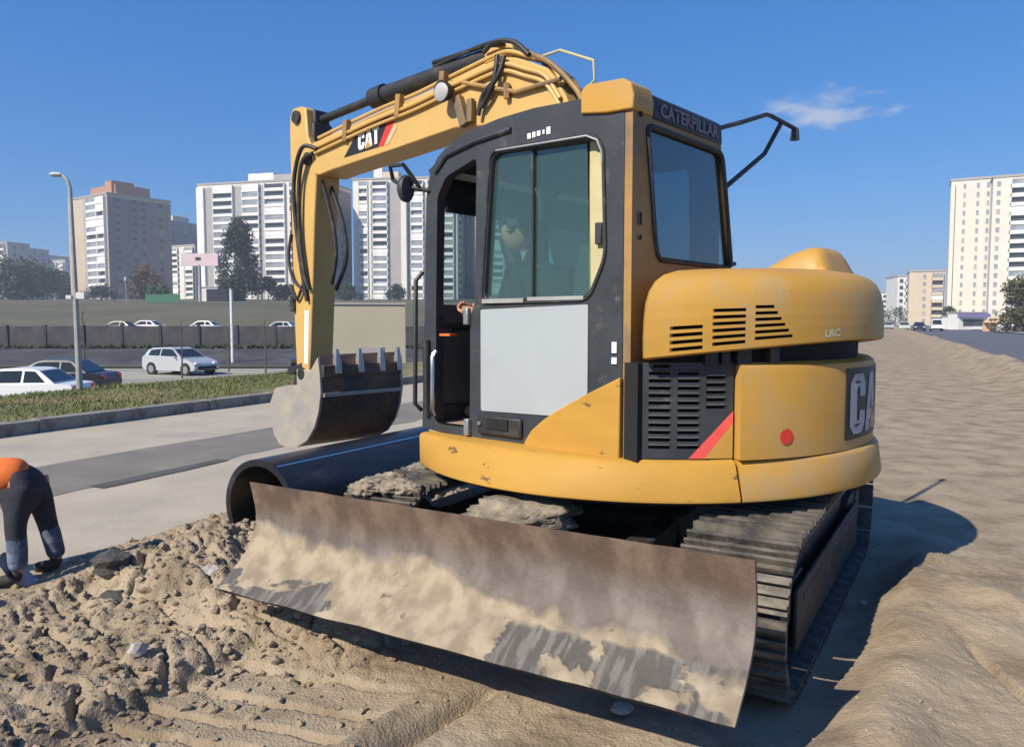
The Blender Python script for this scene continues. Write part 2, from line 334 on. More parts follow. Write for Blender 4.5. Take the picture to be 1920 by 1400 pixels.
# the darker, cleaner lane in the middle of the street, with a ragged edge, and a dark patch
def ragged(name, m, qa, qb, z, p0, p1, amp, seed):
    ps = np.arange(p0, p1, .12); e0 = qa + amp*vnoise(ps, ps*0, .7, seed) + amp*.5*vnoise(ps, ps*0, 3, seed+1); e1 = qb + amp*vnoise(ps, ps*0+5, .7, seed+2) + amp*.5*vnoise(ps, ps*0, 3, seed+3)
    t = np.linspace(0, 1, 4)[None, :]; Q = e0[:, None]*(1-t) + e1[:, None]*t; Pm = np.repeat(ps[:, None], 4, 1); X, Y = pq(Pm, Q)
    return tag(grid_mesh(name, X, Y, np.full_like(X, z), m), kind='structure')
ragged('asphalt_lane', 'asphalt_pale', 6.5, 7.95, .004, -6, 60, .22, 3)
M['tar'] = mat('tar_patch', (.085, .08, .072), .9, var=.2, scale=3)
ragged('tar_patch', 'tar', 6.42, 6.62, .008, 4.7, 6.3, .12, 9)
strip('road', 'asphalt_road', -15.7, -4.4, -.02)
strip('pavement', 'paving', -22, -15.9, .08)
strip('plaza', 'paving', -90, -22.2, .05)
def far_sheet(name, m, ya, yb, dz, qmin=20):
    ys = np.linspace(ya, yb, 14); xs = np.linspace(-230, 40, 120); X, Y = np.meshgrid(xs, ys, indexing='ij')
    X = np.minimum(X, (Y*RX - qmin)/RY)
    return tag(grid_mesh(name, X, Y, terrain_z(X, Y)+dz, m), kind='structure')
far_sheet('car_park', 'lot', 22, 47, .02, 19.5)
far_sheet('far_road', 'asphalt_dark', 48.5, 59.5, .06); far_sheet('far_carriageway', 'asphalt_dark', 62, 99.5, .09)
M['asphalt_mid'] = mat('grey_carriageway', (.085, .085, .092), .9, var=.12, scale=.3)
COL.objects['far_carriageway'].data.materials[0] = M['asphalt_mid']
far_sheet('far_footpath', 'terrain', 47.4, 48.0, .12); far_sheet('median', 'terrain', 59.6, 61.9, .12)

# the strip of dug-up dirt between the two roads
O = (0.77, 4.656); UH = R(30.9); UX, UY = -math.sin(UH), -math.cos(UH); VX, VY = math.cos(UH), -math.sin(UH)
def dirt_z(X, Y):
    p = X*RX + Y*RY; q = -X*RY + Y*RX; rx = X-O[0]; ry = Y-O[1]; u = rx*UX + ry*UY; v = rx*VX + ry*VY
    near = 1 - ss(p, 8, 14)
    left = ss(-v, .2, 1.2) * (1 - ss(p, 5, 8))                                                     # the churned side
    z = .02 + .035*vnoise(X, Y, .8, 1)*(1-ss(p, 6, 12)) + (.012 + .02*left)*vnoise(X, Y, 2.3, 2)*(1-ss(p, 5, 8)) + .05*vnoise(X, Y, .25, 61)*ss(p, 7, 15)
    wx = X + .05*vnoise(X, Y, 3, 21); wy = Y + .05*vnoise(X, Y, 3, 22)
    c = np.abs(vnoise(wx, wy, 5, 3))*2; c2 = np.abs(vnoise(wx, wy, 11, 4))*2
    rough = (.22 + .78*left)*near
    fine = 1 - ss(p, 5.5, 7.8)
    z += rough*(.026*c*(1-ss(p, 4.5, 7)) + fine*(.028*c2 + .024*np.abs(vnoise(wx, wy, 20, 5)) + .020*np.abs(vnoise(wx, wy, 41, 6))))
    z += fine*.006*vnoise(X, Y, 40, 7)
    lanes = 0*X
    for va, vb, _g, _s in ((-1.05, -.10, 1, 0), (-2.25, -1.25, -1, 1), (-3.3, -2.45, 1, 2)): lanes = np.maximum(lanes, ss(v, va-.03, va+.05)*(1-ss(v, vb-.05, vb+.03)))
    lanes = lanes*ss(u, 1.8, 2.1)*(1-.6*ss(q, 2.6, 3.2))
    cwx = u*1.0 + .06*vnoise(X, Y, 4, 51) + .03*vnoise(X, Y, 13, 52); cwy = v*.62 + .06*vnoise(X, Y, 4, 53) + .03*vnoise(X, Y, 13, 54)
    e1 = cells(cwx, cwy, 5.2, 1); e2 = cells(cwx*1.1+3, cwy*1.4, 12, 2); mk = left*(1-ss(p, 4.5, 6))*(1-.8*lanes)
    z += mk*(.052*ss(e1, .015, .15)*(1+1.3*vnoise(X, Y, 1.9, 55)) + .018*ss(e2, .0, .2)*(1+1.4*vnoise(X, Y, 3.3, 56)) - .045)
    z += mk*.016*np.abs(vnoise(cwx, cwy, 16, 57)) + .05*np.exp(-((v-1.5)/.22)**2)*ss(1.9-np.abs(u), 0, .5)*(1+1.5*vnoise(X, Y, 3, 58))
    # heap of crumbled soil along the street and beside the blade
    ridge = np.exp(-((q-3.45)/.75)**2)*(.35+.65*ss(p, 2.2, 3.2))*(1-ss(p, 5, 8))
    z += ridge*(.05 + .16*np.abs(vnoise(X, Y, 3.1, 8)) + .14*np.abs(vnoise(wx, wy, 8, 9)) + .05*np.abs(vnoise(X, Y, 19, 39)))
    for (mx_, my_, rr_, hh) in ((-1.72, 4.12, .42, .17), (-1.1, 3.75, .4, .10), (-1.35, 4.9, .5, .12), (2.45, 4.0, .7, .09), (3.4, 3.6, 1.2, .06)):
        z += hh*np.exp(-(((X-mx_)**2 + (Y-my_)**2)/rr_**2))*(.8 + .8*vnoise(X, Y, 4, 10))
    # track prints running out in front of the blade
    msk = ss(u, 1.9, 2.3)
    for (va, vb, sgn, s) in ((-1.05, -.10, 1, 0), (-2.25, -1.25, -1, 1), (-3.3, -2.45, 1, 2)):
        lane = ss(v, va, va+.06)*(1-ss(v, vb-.06, vb))
        ph = (u + .22*sgn*(v-va) + .13*vnoise(X, Y, 2.2, 11+s) + .05*vnoise(X, Y, 8, 12+s))/.2
        bar = np.abs((ph % 1) - .5)*2
        groove = ss(bar, .70, .90); z = z - msk*lane*.72*(1-groove)*(z-.035)*lanes
        cut = (.7 + 2.0*np.clip(vnoise(X, Y, 1.7, 14+s), -.35, .4)) * (.75 + .9*vnoise(X, Y, 9, 41))
        z -= msk*lane*(.02 + groove*.085*np.clip(cut, .25, 1.4))*(.4+.6*lanes)
        z += msk*.03*np.exp(-((v-vb)/.06)**2)
    z -= .07*np.exp(-((v-.02+.12*(u-2.4))/.035)**2)*ss(u, 1.6, 2.0)                    # deep furrow
    z -= .05*np.exp(-((X-2.02-.1*(Y-2.9))/.02)**2)*ss(-Y, -3.5, -3.2)*ss(Y, 2.4, 2.6)  # crack at the right
    # pressed flat below the machine
    z -= .30*np.exp(-(((X+2.85)**2 + (Y-4.42)**2)/.45**2))*np.clip(z, 0, .3)/.3                # where the worker digs
    inside = ss(1.5-np.abs(u), -.25, .15)*ss(1.3-np.abs(v), -.2, .1)
    z = z*(1-inside) + inside*(-.02 + .02*vnoise(X, Y, 6, 15))
    # berm along the far road
    b = np.exp(-((q+3.4+.5*vnoise(p, p*0, .12, 16))/.75)**2)*ss(p, 7, 18)
    z += b*(.42 + .25*vnoise(X, Y, .35, 17) + .12*vnoise(X, Y, 1.1, 18))
    z += ss(p, 12, 26)*.12*np.exp(-((q-.5)/2.5)**2)
    e = .22*vnoise(p, p*0, .9, 19) + .12*vnoise(p, p*0, 3.5, 20)
    z = np.minimum(z, (4.62 + e - q)*.55); z = np.minimum(z, (q + 4.35 + e)*.55)
    return np.maximum(z, -.12)
dq = np.concatenate([np.linspace(-4.9, -3, 60)[:-1], np.linspace(-3, 4.95, 660)])
dp = np.concatenate([np.linspace(-14, 1.2, 50)[:-1], np.linspace(1.2, 8, 600)[:-1], 8*np.exp(np.linspace(0, math.log(300/8), 190))])
Pg, Qg = np.meshgrid(dp, dq, indexing='ij'); DX, DY = pq(Pg, Qg)
tag(grid_mesh('dirt_strip', DX, DY, dirt_z(DX, DY), 'dirt'), kind='structure')
dz1 = lambda x, y: float(dirt_z(np.array([x]), np.array([y]))[0])

# clods, gravel: stuff; a few countable stones: things
def rock_verts(seed, n=1):
    b = bmesh.new(); bmesh.ops.create_icosphere(b, subdivisions=n, radius=1)
    for v in b.verts: v.co *= 1 + .55*mnoise.noise(v.co*1.3 + Vector((seed*7.1, 0, seed*3.3)))
    return b
def rock_mesh(seed, n, m):
    b = rock_verts(seed, n); me = bpy.data.meshes.new('rock'); b.to_mesh(me); b.free(); me.materials.append(M[m]); return me
tris = []
protos = []
for k in range(8):
    b = rock_verts(k); b.verts.ensure_lookup_table(); protos.append(np.array([[list(v.co) for v in f.verts] for f in b.faces])); b.free()
n = 20000
cp = RNG.uniform(-.5, 8, n); cq = np.where(RNG.random(n) < .8, RNG.normal(3.0, .75, n), RNG.uniform(-1.5, 4.6, n))
cX, cY = pq(cp, cq); cZ = dirt_z(cX, cY)
for x, y, z, q in zip(cX, cY, cZ, cq):
    if q > 4.7: continue
    s = .003 + (.026 if q > 1.6 else .010)*RNG.random()**6 + (.007*RNG.random()**2 if q > 2.2 else 0)
    a = RNG.random()*6.28; c_, s_ = math.cos(a), math.sin(a); T = protos[RNG.integers(8)]*s*np.array([1, .8, .6])
    T = T @ np.array([[c_, s_, 0], [-s_, c_, 0], [0, 0, 1]]); tris.append(T + np.array([x, y, z + s*.25]))
tag(tri_soup('soil_clods', np.concatenate(tris), 'dirt'), 'dry crumbs and clods of soil strewn over the dirt', 'soil', kind='stuff')
def stone(x, y, s, m, label, seed, sq=.7):
    o = link('stone', rock_mesh(seed, 2, m), None, 0, (x, y, dz1(x, y) + s*.35)); o.scale = (s, s*.85, s*sq); o.rotation_euler = (0, 0, seed)
    return tag(o, label, 'stone', 'stones lying on the dirt')
stone(-1.56, 3.14, .042, 'stone', 'round pale stone lying in a track print at the lower left', 1)
stone(-2.15, 4.08, .12, 'asphaltlump', 'dark lump of broken asphalt on the soil heap', 2, .55)
stone(-2.02, 3.84, .07, 'asphaltlump', 'smaller dark asphalt piece below the big lump', 3, .6)
stone(-1.55, 3.92, .06, 'stone', 'grey stone below the left corner of the dozer blade', 4)
stone(-2.62, 3.75, .07, 'stone', 'whitish crumbling lump on the soil by the shovel', 5, .5)
stone(1.92, 4.13, .02, 'stone', 'tiny white stone by the shadow edge of the right track', 6)
stone(.42, 2.86, .05, 'stone', 'flat pale lump half buried below the dozer blade', 8, .3)

# ------------------------------------------------------------------ kerb and grass verge
kb = thing('kerb', None, None); del_keys = [k for k in kb.keys()]; kb['kind'] = 'structure'
km = MB().box((0, 0, 0), (1.488, .20, .30)).mesh('kerb_stone', 'concrete', 0)
ks = []
for i in range(46):
    p_ = -6 + i*1.5; x, y = pq(p_, 10.5 + random.uniform(-.015, .015)); o = link('kerb_stone', km, kb, .015, (x, y, .035 + random.uniform(-.012, .008)))
    o.rotation_euler = (random.uniform(-.03, .03), random.uniform(-.006, .006), math.atan2(RY, RX) + random.uniform(-.012, .012))
def verge_z(q, p): return .13 + .04*ss(q, 10.6, 13) + .05*vnoise(p, q, .5, 30) - 1.75*ss(q, 14.2, 18.5) + .02*vnoise(p, q, 3, 31)
vp = np.arange(-12, 70, .35); vq = np.linspace(10.6, 19.5, 60); VP, VQ = np.meshgrid(vp, vq, indexing='ij'); X, Y = pq(VP, VQ)
tag(grid_mesh('verge', X, Y, verge_z(VQ, VP), 'turf'), kind='structure')
nb = 70000
bp_ = RNG.uniform(-4, 40, nb); bq = 10.95 + 4.7*RNG.random(nb)**1.0; bx, by = pq(bp_, bq)
keep = (bx/np.maximum(by, 1) < -.22) & (bx/np.maximum(by, 1) > -.8) & (vnoise(bp_, bq, 1.1, 33) + vnoise(bp_, bq, .4, 34) > -.16*(1) - .5*ss(bq, 10.8, 11.8))
bx, by, bp_, bq = bx[keep], by[keep], bp_[keep], bq[keep]; bz = verge_z(bq, bp_)
hh = RNG.uniform(.02, .065, len(bx))*(1+.5*(vnoise(bp_, bq, .8, 36) > .1)); an = RNG.uniform(0, 6.28, len(bx)); le = RNG.normal(0, .04, (len(bx), 2))
P0 = np.stack([bx + .012*np.cos(an), by + .012*np.sin(an), bz - .01], -1); P1 = np.stack([bx - .012*np.cos(an), by - .012*np.sin(an), bz - .01], -1); P2 = np.stack([bx + le[:, 0], by + le[:, 1], bz + hh], -1)
tag(tri_soup('grass', np.stack([P0, P1, P2], 1), 'grassblade'), 'short green grass on the verge beyond the kerb', 'grass', kind='stuff')

# ------------------------------------------------------------------ THE EXCAVATOR (local frame: x forward, y left, z up; origin below the slewing ring)
EX = thing('excavator', 'yellow tracked excavator with black cab, raised rusty dozer blade and folded digging arm', 'excavator', (O[0], O[1], 0), R(139.03))
UR = R(100.07)       # the tracks point this far round from the cab
def upart(mb, name, m, parent=None, **kw): return mb.build(name, m, parent or EX, rz=(UR if parent is None else None), **kw)
sideY = lambda a, z, t: (a, t, z)
def cyl(mb, p0, p1, r, n=16): return mb.tube([p0, p1], r, n)
def arc(c, r, a0, a1, n): return [(c[0]+r*math.cos(a0+(a1-a0)*i/n), c[1]+r*math.sin(a0+(a1-a0)*i/n)) for i in range(n+1)]

# --- undercarriage
mb = MB().box((0, 0, .42), (1.5, 1.1, .2), tp=.8).box((.95, 0, .38), (.9, .5, .16)).box((-.8, 0, .4), (.6, .7, .14)); mb.box((0, 0, .36), (.5, 1.6, .18))
frame = upart(mb, 'track_frame', 'trackdark', bevel=.02)
frame.name = 'carbody'
mb = MB(); mb.tube([(0, 0, .5), (0, 0, .73)], .52, 40); upart(mb, 'slew_ring', 'darkmetal')
TL_, TR_ = 1.12, .27          # half wheelbase, wheel radius
def track_path(d):
    """position and heading along the stadium track loop"""
    Ls = 2*TL_; La = PI*(TR_+.02); tot = 2*Ls + 2*La; d %= tot; r = TR_+.02; zc = TR_+.05
    if d < Ls: return (-TL_+d, zc+r, 0)
    d -= Ls
    if d < La: a = d/r; return (TL_+r*math.sin(a), zc+r*math.cos(a), a)
    d -= La
    if d < Ls: return (TL_-d, zc-r, PI)
    d -= Ls; a = d/r; return (-TL_-r*math.sin(a), zc-r*math.cos(a), PI+a)
TOT = 4*TL_ + 2*PI*(TR_+.02); NP = 40
pad = MB().box((0, 0, .012), (TOT/NP*.94, .45, .022)).box((-.045, 0, .036), (.016, .45, .034)).box((0.0, 0, .033), (.014, .45, .028)).box((.045, 0, .036), (.016, .45, .034)).mesh('track_pad', 'track', 0)
wheel = MB(); wheel.tube([(0, -.06, 0), (0, .06, 0)], TR_-.01, 28); wheel.tube([(0, -.16, 0), (0, .16, 0)], .10, 16); wheel = wheel.mesh('wheel', 'trackdark')
rol = MB().tube([(0, -.15, 0), (0, .15, 0)], .075, 14).mesh('roller', 'trackdark')
for sy in (-1, 1):
    yc = sy*.935
    mb = MB(); mb.box((0, 0, .31), (2.05, .22, .22)); mb.box((0, 0, .43), (1.7, .16, .06)); mb.box((.9, 0, .32), (.5, .28, .12)).box((-.95, sy*.0, .32), (.35, .30, .2)); mb.box((0, sy*.17, .235), (1.96, .02, .27)); mb.box((0, sy*.178, .30), (1.7, .012, .04))
    tk = mb.build('track', 'trackdark', EX, rz=UR, bevel=.012)
    tk.location = Matrix.Rotation(UR, 3, 'Z') @ Vector((0, yc, 0))
    link('idler_wheel', wheel, tk, loc=(TL_, 0, TR_+.05)); link('drive_sprocket', wheel, tk, loc=(-TL_, 0, TR_+.05))
    for i in range(6): link('roller', rol, tk, loc=(-.8+.32*i, 0, .13))
    for i in range(NP):
        x, z, a = track_path(i*TOT/NP + .02); o = link('track_pad', pad, tk, loc=(x, 0, z + .0)); o.rotation_euler = (random.uniform(-.008, .008), a, 0)
# mud packed on the left track in front of the cab and the pale hump under the frame
def lump(name, c, sx, sy_, sz, m, parent, seed, rz=None):
    b = bmesh.new(); bmesh.ops.create_icosphere(b, subdivisions=4, radius=1)
    for v in b.verts:
        k = 1 + .30*mnoise.noise(v.co*2.3+Vector((seed, 0, 0))) + .26*mnoise.noise(v.co*6+Vector((0, seed, 0))) + .16*mnoise.noise(v.co*14)
        v.co = Vector((v.co.x*sx*k, v.co.y*sy_*k, v.co.z*sz*k)) + Vector(c)
    me = bpy.data.meshes.new(name); b.to_mesh(me); b.free(); me.materials.append(M[m]); me.polygons.foreach_set('use_smooth', [True]*len(me.polygons))
    o = link(name, me, parent); 
    if rz is not None: o.rotation_euler = (0, 0, rz)
    return o
rg_m = random.Random(4)
for k in range(13):
    lump('caked_mud', (rg_m.uniform(.2, 1.3), rg_m.uniform(-1.12, -.74), .625 + rg_m.uniform(-.01, .02)), rg_m.uniform(.06, .13), rg_m.uniform(.05, .11), rg_m.uniform(.03, .055), 'mud', EX, 3+k, UR)
lump('caked_mud', (1.22, -.10, .60), .24, .26, .085, 'mud', EX, 9, UR)
# --- dozer blade
M['blade'] = bpy.data.materials.new('rusty_blade')
m = M['blade']; m.use_nodes = True; t = m.node_tree; b = t.nodes['Principled BSDF']
co = N(t, 'ShaderNodeTexCoord'); sp = N(t, 'ShaderNodeSeparateXYZ'); t.links.new(co.outputs['Object'], sp.inputs[0])
def tn(scale, det=6, st=None, dist=0):
    n = N(t, 'ShaderNodeTexNoise'); n.inputs['Scale'].default_value = scale; n.inputs['Detail'].default_value = det; n.inputs['Distortion'].default_value = dist
    if st:
        q = N(t, 'ShaderNodeMapping'); q.inputs['Scale'].default_value = st; t.links.new(co.outputs['Object'], q.inputs[0]); t.links.new(q.outputs[0], n.inputs['Vector'])
    else: t.links.new(co.outputs['Object'], n.inputs['Vector'])
    return n.outputs['Fac']
def tm(op, a, b_=None, c=None):
    n = N(t, 'ShaderNodeMath', operation=op)
    for i, v in enumerate((a, b_, c)):
        if v is None: continue
        if hasattr(v, 'links'): t.links.new(v, n.inputs[i])
        else: n.inputs[i].default_value = v
    return n.outputs[0]
def tsm(v, a, b_):
    k = N(t, 'ShaderNodeMapRange', interpolation_type='SMOOTHSTEP'); t.links.new(v, k.inputs[0]); k.inputs[1].default_value = a; k.inputs[2].default_value = b_; return k.outputs[0]
def tmix(f, a, c):
    x = N(t, 'ShaderNodeMix', data_type='RGBA'); t.links.new(f, x.inputs[0])
    for i, v in ((6, a), (7, c)):
        if hasattr(v, 'links'): t.links.new(v, x.inputs[i])
        else: x.inputs[i].default_value = list(v) + [1]
    return x.outputs[2]
hz = sp.outputs[2]; yy = sp.outputs[1]
rust = tmix(tsm(tn(6, 8, (1, 1.5, .9)), .38, .66), (.13, .09, .068), (.225, .163, .123))
steel = tmix(tsm(tn(7, 6, (1, 1.4, .7)), .35, .7), (.125, .10, .087), (.20, .17, .15))
h1 = tm('ADD', hz, tm('MULTIPLY', tm('SUBTRACT', tn(2.4, 6, (1, 1.3, .6)), .5), .16))
c1_ = tmix(tsm(h1, .56, .70), steel, rust)
sand = tmix(tsm(tn(11, 9), .35, .65), (.24, .19, .135), (.36, .295, .21))
h2 = tm('ADD', hz, tm('MULTIPLY', tm('SUBTRACT', tn(2.8, 8, (1, 1.2, .8)), .5), .30))
sandm = tsm(tm('ADD', h2, tm('MULTIPLY', yy, .055)), .505, .455)
# bare rubbed patches near the cutting edge, more towards the right end
bare = tsm(tm('ADD', tn(3.0, 5, (1, 1.0, 1.6), .3), tm('MULTIPLY', tsm(yy, -.1, .5), .11)), .575, .605)
low = tsm(tm('ADD', hz, tm('MULTIPLY', tn(9, 4), .05)), .462, .447)
spots = tsm(tn(16, 6), .69, .72)
sandm = tm('MULTIPLY', sandm, tm('SUBTRACT', 1.0, tm('MULTIPLY', tm('MULTIPLY', bare, low), .9)))
sandm = tm('MULTIPLY', sandm, tm('SUBTRACT', 1.0, tm('MULTIPLY', spots, .7)))
barecol = tmix(low, c1_, tmix(tsm(tn(7, 4, (1, 4, .4)), .45, .6), (.075, .07, .068), (.16, .145, .135)))
col = tmix(sandm, barecol, sand)
t.links.new(col, b.inputs['Base Color']); b.inputs['Specular IOR Level'].default_value = .25
rg = N(t, 'ShaderNodeMapRange'); t.links.new(sandm, rg.inputs[0]); rg.inputs[3].default_value = .62; rg.inputs[4].default_value = .95; t.links.new(rg.outputs[0], b.inputs['Roughness'])
mtl = tm('MULTIPLY', tm('SUBTRACT', 1.0, sandm), .12); t.links.new(mtl, b.inputs['Metallic'])
bpn = N(t, 'ShaderNodeBump'); bpn.inputs['Strength'].default_value = .55; bpn.inputs['Distance'].default_value = .012
t.links.new(tm('ADD', tm('MULTIPLY', sandm, .9), tm('ADD', tm('MULTIPLY', tn(38, 8), .5), tm('MULTIPLY', tm('MULTIPLY', tn(12, 6), sandm), 1.3))), bpn.inputs['Height']); t.links.new(bpn.outputs[0], b.inputs['Normal'])
prof = [(1.955, .775), (1.935, .70), (1.918, .63), (1.922, .56), (1.945, .50), (1.985, .45), (2.04, .405), (2.10, .365), (2.155, .328)]
# smooth the curve
pf = np.array(prof); tt = np.linspace(0, len(prof)-1, 34); pf = np.stack([np.interp(tt, range(len(prof)), pf[:, i]) for i in (0, 1)], 1)
for _ in range(3): pf[1:-1] = (pf[:-2] + 2*pf[1:-1] + pf[2:])/4
mb = MB(); ny = 60; rings = []
for j in range(ny+1):
    y = -1.16 + 2.32*j/ny
    ring = [(u_ + .004*mnoise.noise(Vector((y*3, u_, z_*5))), y, z_ + (.006*mnoise.noise(Vector((y*5, 3, 0))) if i_ in (0, 33) else 0)) for i_, (u_, z_) in enumerate(pf)]
    ring += [(u_-.022, y, z_-.006) for u_, z_ in pf[::-1]]; rings.append(ring)
mb.loft(rings, caps=True)
blade = upart(mb, 'dozer_blade', 'blade', smooth=50)
mb = MB(); mb.box((1.83, 0, .55), (.1, 2.2, .12)); 
for sy in (-1, 1): mb.box((1.3, sy*.42, .42), (1.2, .13, .15), ry=.06); mb.box((1.80, sy*.42, .5), (.14, .2, .22))
mb.build('push_arm', 'trackdark', blade, bevel=.01)
mb = MB(); cyl(mb, (1.0, 0, .52), (1.83, 0, .6), .05); mb.build('blade_cylinder', 'darkmetal', blade)
mb = MB(); mb.box((2.085, 0, .338), (.10, 2.3, .016), ry=.62)
mb.build('cutting_edge', 'trackdark', blade)

# --- revolving frame (yellow skirt), round in plan
def rad(th, z):          # skirt radius by angle and height: leans in a little at the top along the side
    d_ = math.degrees(th); d_ = d_ if d_ < 185 else max(370-d_, 0)
    top = float(np.interp(d_, [50, 57, 66, 80, 97, 118, 134, 150, 165, 180], [1.36, 1.335, 1.265, 1.225, 1.225, 1.25, 1.25, 1.27, 1.295, 1.315]))
    k = max(0, min(1, (z-.72)/.19)); return 1.335 + (top-1.335)*k
def ring_pts(th0, th1, n, z, dr=0):
    return [((rad(th, z)+dr)*math.cos(th), (rad(th, z)+dr)*math.sin(th), z) for th in [th0+(th1-th0)*i/n for i in range(n+1)]]
SEAM = R(141.5); FR = R(56.5)
def skirt(name, th0, th1, n):
    rings = []
    for z, dr in ((.722, -.03), (.73, -.008), (.745, 0), (.885, 0), (.900, -.008), (.907, -.03)):
        rings.append(ring_pts(th0, th1, n, z, dr) + [(.55*math.cos(th1)*1, .55*math.sin(th1), z), (.55*math.cos(th0), .55*math.sin(th0), z)])
    mb = MB(); mb.loft(rings, caps=True); return mb
skirt('x', FR, SEAM-.006, 40).build('side_skirt', 'yellow_worn', EX, smooth=40)
skirt('x', SEAM+.006, R(250), 50).build('tail_skirt', 'yellow', EX, smooth=40)
skirt('x', R(252), R(303), 20).build('side_skirt', 'yellow_worn', EX, smooth=40)
mb = MB(); mb.tube([(0, 0, .705), (0, 0, .735)], 1.27, 64); mb.build('belly_plate', 'void', EX)
mb = MB(); mb.box((.55, 0, .81), (.46, 1.95, .16)); mb.build('front_crossmember', 'yellow', EX, bevel=.02)
mb = MB(); mb.tube([(0, 0, .74), (0, 0, .90)], 1.15, 48); mb.build('deck', 'darkmetal', EX)
# --- counterweight
def sector(th0, th1, n, r, zs, rin):
    rings = []
    for z, dr in zs: rings.append([((r+dr)*math.cos(th0+(th1-th0)*i/n), (r+dr)*math.sin(th0+(th1-th0)*i/n), z) for i in range(n+1)] + [(rin*math.cos(th1), rin*math.sin(th1), z), (rin*math.cos(th0), rin*math.sin(th0), z)])
    return MB().loft(rings, caps=True)
cw = sector(SEAM+.004, R(250), 60, 1.285, ((.909, 0), (1.30, 0), (1.325, -.007), (1.34, -.03)), .5).build('counterweight', 'yellow', EX, smooth=40)
cylm = lambda r, th0: (lambda x, y: ((r)*math.cos(th0 + x/r), (r)*math.sin(th0 + x/r), y))
# decal: black field, white letters, triangle at the foot of the A
TH0 = R(191)
def cpatch(w0, w1, z0, z1, r, th0, n=16):
    f = cylm(r, th0); return MB().loft([[f(w0+(w1-w0)*i/n, z) for i in range(n+1)] for z in (z0, z1)], closed=False)
cpatch(-.465, .465, .955, 1.30, 1.2885, TH0).build('decal', 'blackprint', cw)
fz = lambda x, y: cylm(1.291, TH0)(x - .0, .985 + y)
block_letters(lambda x, y: fz(-.425 + x*.29, -.005 + y*.29), 'greyletter', cw)
MB().add([cylm(1.293, TH0)(a, b_) for a, b_ in ((-.17, .985), (.05, .985), (-.06, 1.10))], [(0, 1, 2)]).build('emblem', 'yellow', cw)
mb = MB(); f = cylm(1.289, R(152.2)); mb.add([f(.036*math.cos(a), 1.005+.036*math.sin(a)) for a in [2*PI*i/20 for i in range(20)]], [tuple(range(20))]); mb.build('reflector', 'red', cw)
# --- black grille panel with punched louvres
TG0, TG1 = R(121.5), SEAM-.004
def grid_holes(ss_, zs, holes, fn, back=.03):
    """front skin with punched holes that have side walls"""
    ss_ = sorted(set(ss_)); zs = sorted(set(zs)); mb = MB()
    inh = lambda a, z: any(h[0] < a < h[1] and h[2] < z < h[3] for h in holes)
    for i in range(len(ss_)-1):
        for j in range(len(zs)-1):
            a0, a1, z0, z1 = ss_[i], ss_[i+1], zs[j], zs[j+1]
            if not inh((a0+a1)/2, (z0+z1)/2): mb.add([fn(a0, z0, 0), fn(a1, z0, 0), fn(a1, z1, 0), fn(a0, z1, 0)], [(0, 1, 2, 3)])
    for a0, a1, z0, z1 in holes:
        c = [(a0, z0), (a1, z0), (a1, z1), (a0, z1)]
        for k in range(4):
            p, q = c[k], c[(k+1) % 4]; mb.add([fn(p[0], p[1], 0), fn(q[0], q[1], 0), fn(q[0], q[1], back), fn(p[0], p[1], back)], [(0, 1, 2, 3)])
    return mb
holes = []; wG = (TG1-TG0)
for ci, (f0, f1, rows) in enumerate(((.10, .32, range(12)), (.40, .62, range(11)), (.70, .90, range(5)))):
    for k in rows:
        z = (.955 if ci < 2 else 1.135) + k*.033; holes.append((TG0+wG*f0, TG0+wG*f1, z, z+.017))
gs = [TG0+wG*i/10 for i in range(11)] + [h[0] for h in holes] + [h[1] for h in holes]; gz = [.91, 1.342] + [h[2] for h in holes] + [h[3] for h in holes]
gr = grid_holes(gs, gz, holes, lambda a, z, t_: ((1.232-t_)*math.cos(a), (1.232-t_)*math.sin(a), z)).build('grille_panel', 'black', EX, smooth=30)
slat = MB()
for h_ in holes: slat.loft([[((1.236+dr)*math.cos(a), (1.236+dr)*math.sin(a), h_[3]+dz_) for a in (h_[0], (h_[0]+h_[1])/2, h_[1])] for dr, dz_ in ((-.006, .004), (.008, .001), (-.006, -.004))], closed=False)
slat.build('louvre', 'grey', gr, smooth=0)
sector(TG0, TG1, 12, 1.19, ((.91, 0), (1.34, 0)), .6).build('backing', 'void', gr)
f = cylm(1.236, 0)
def gpt(fr, z, r=1.236): a = TG0+wG*fr; return (r*math.cos(a), r*math.sin(a), z)
def gquad(pts, r):          # curved polygon patch by subdividing a fan
    mb = MB(); n_ = 8
    (a, za), (b_, zb), (c, zc), (d, zd) = pts
    mb.loft([[gpt(a+(b_-a)*i/n_, za+(zb-za)*i/n_, r) for i in range(n_+1)], [gpt(d+(c-d)*i/n_, zd+(zc-zd)*i/n_, r) for i in range(n_+1)]], closed=False); return mb
gquad([(.52, .912), (.69, .912), (.995, 1.07), (.995, 1.125)], 1.237).build('red_stripe', 'redpink', gr)
gquad([(.69, .912), (.995, .912), (.995, 1.07), (.992, 1.068)], 1.237).build('yellow_corner', 'yellow', gr)
MB().box((-.62, .93, 1.12), (.07, .3, .44)).build('gap_panel', 'void', EX)
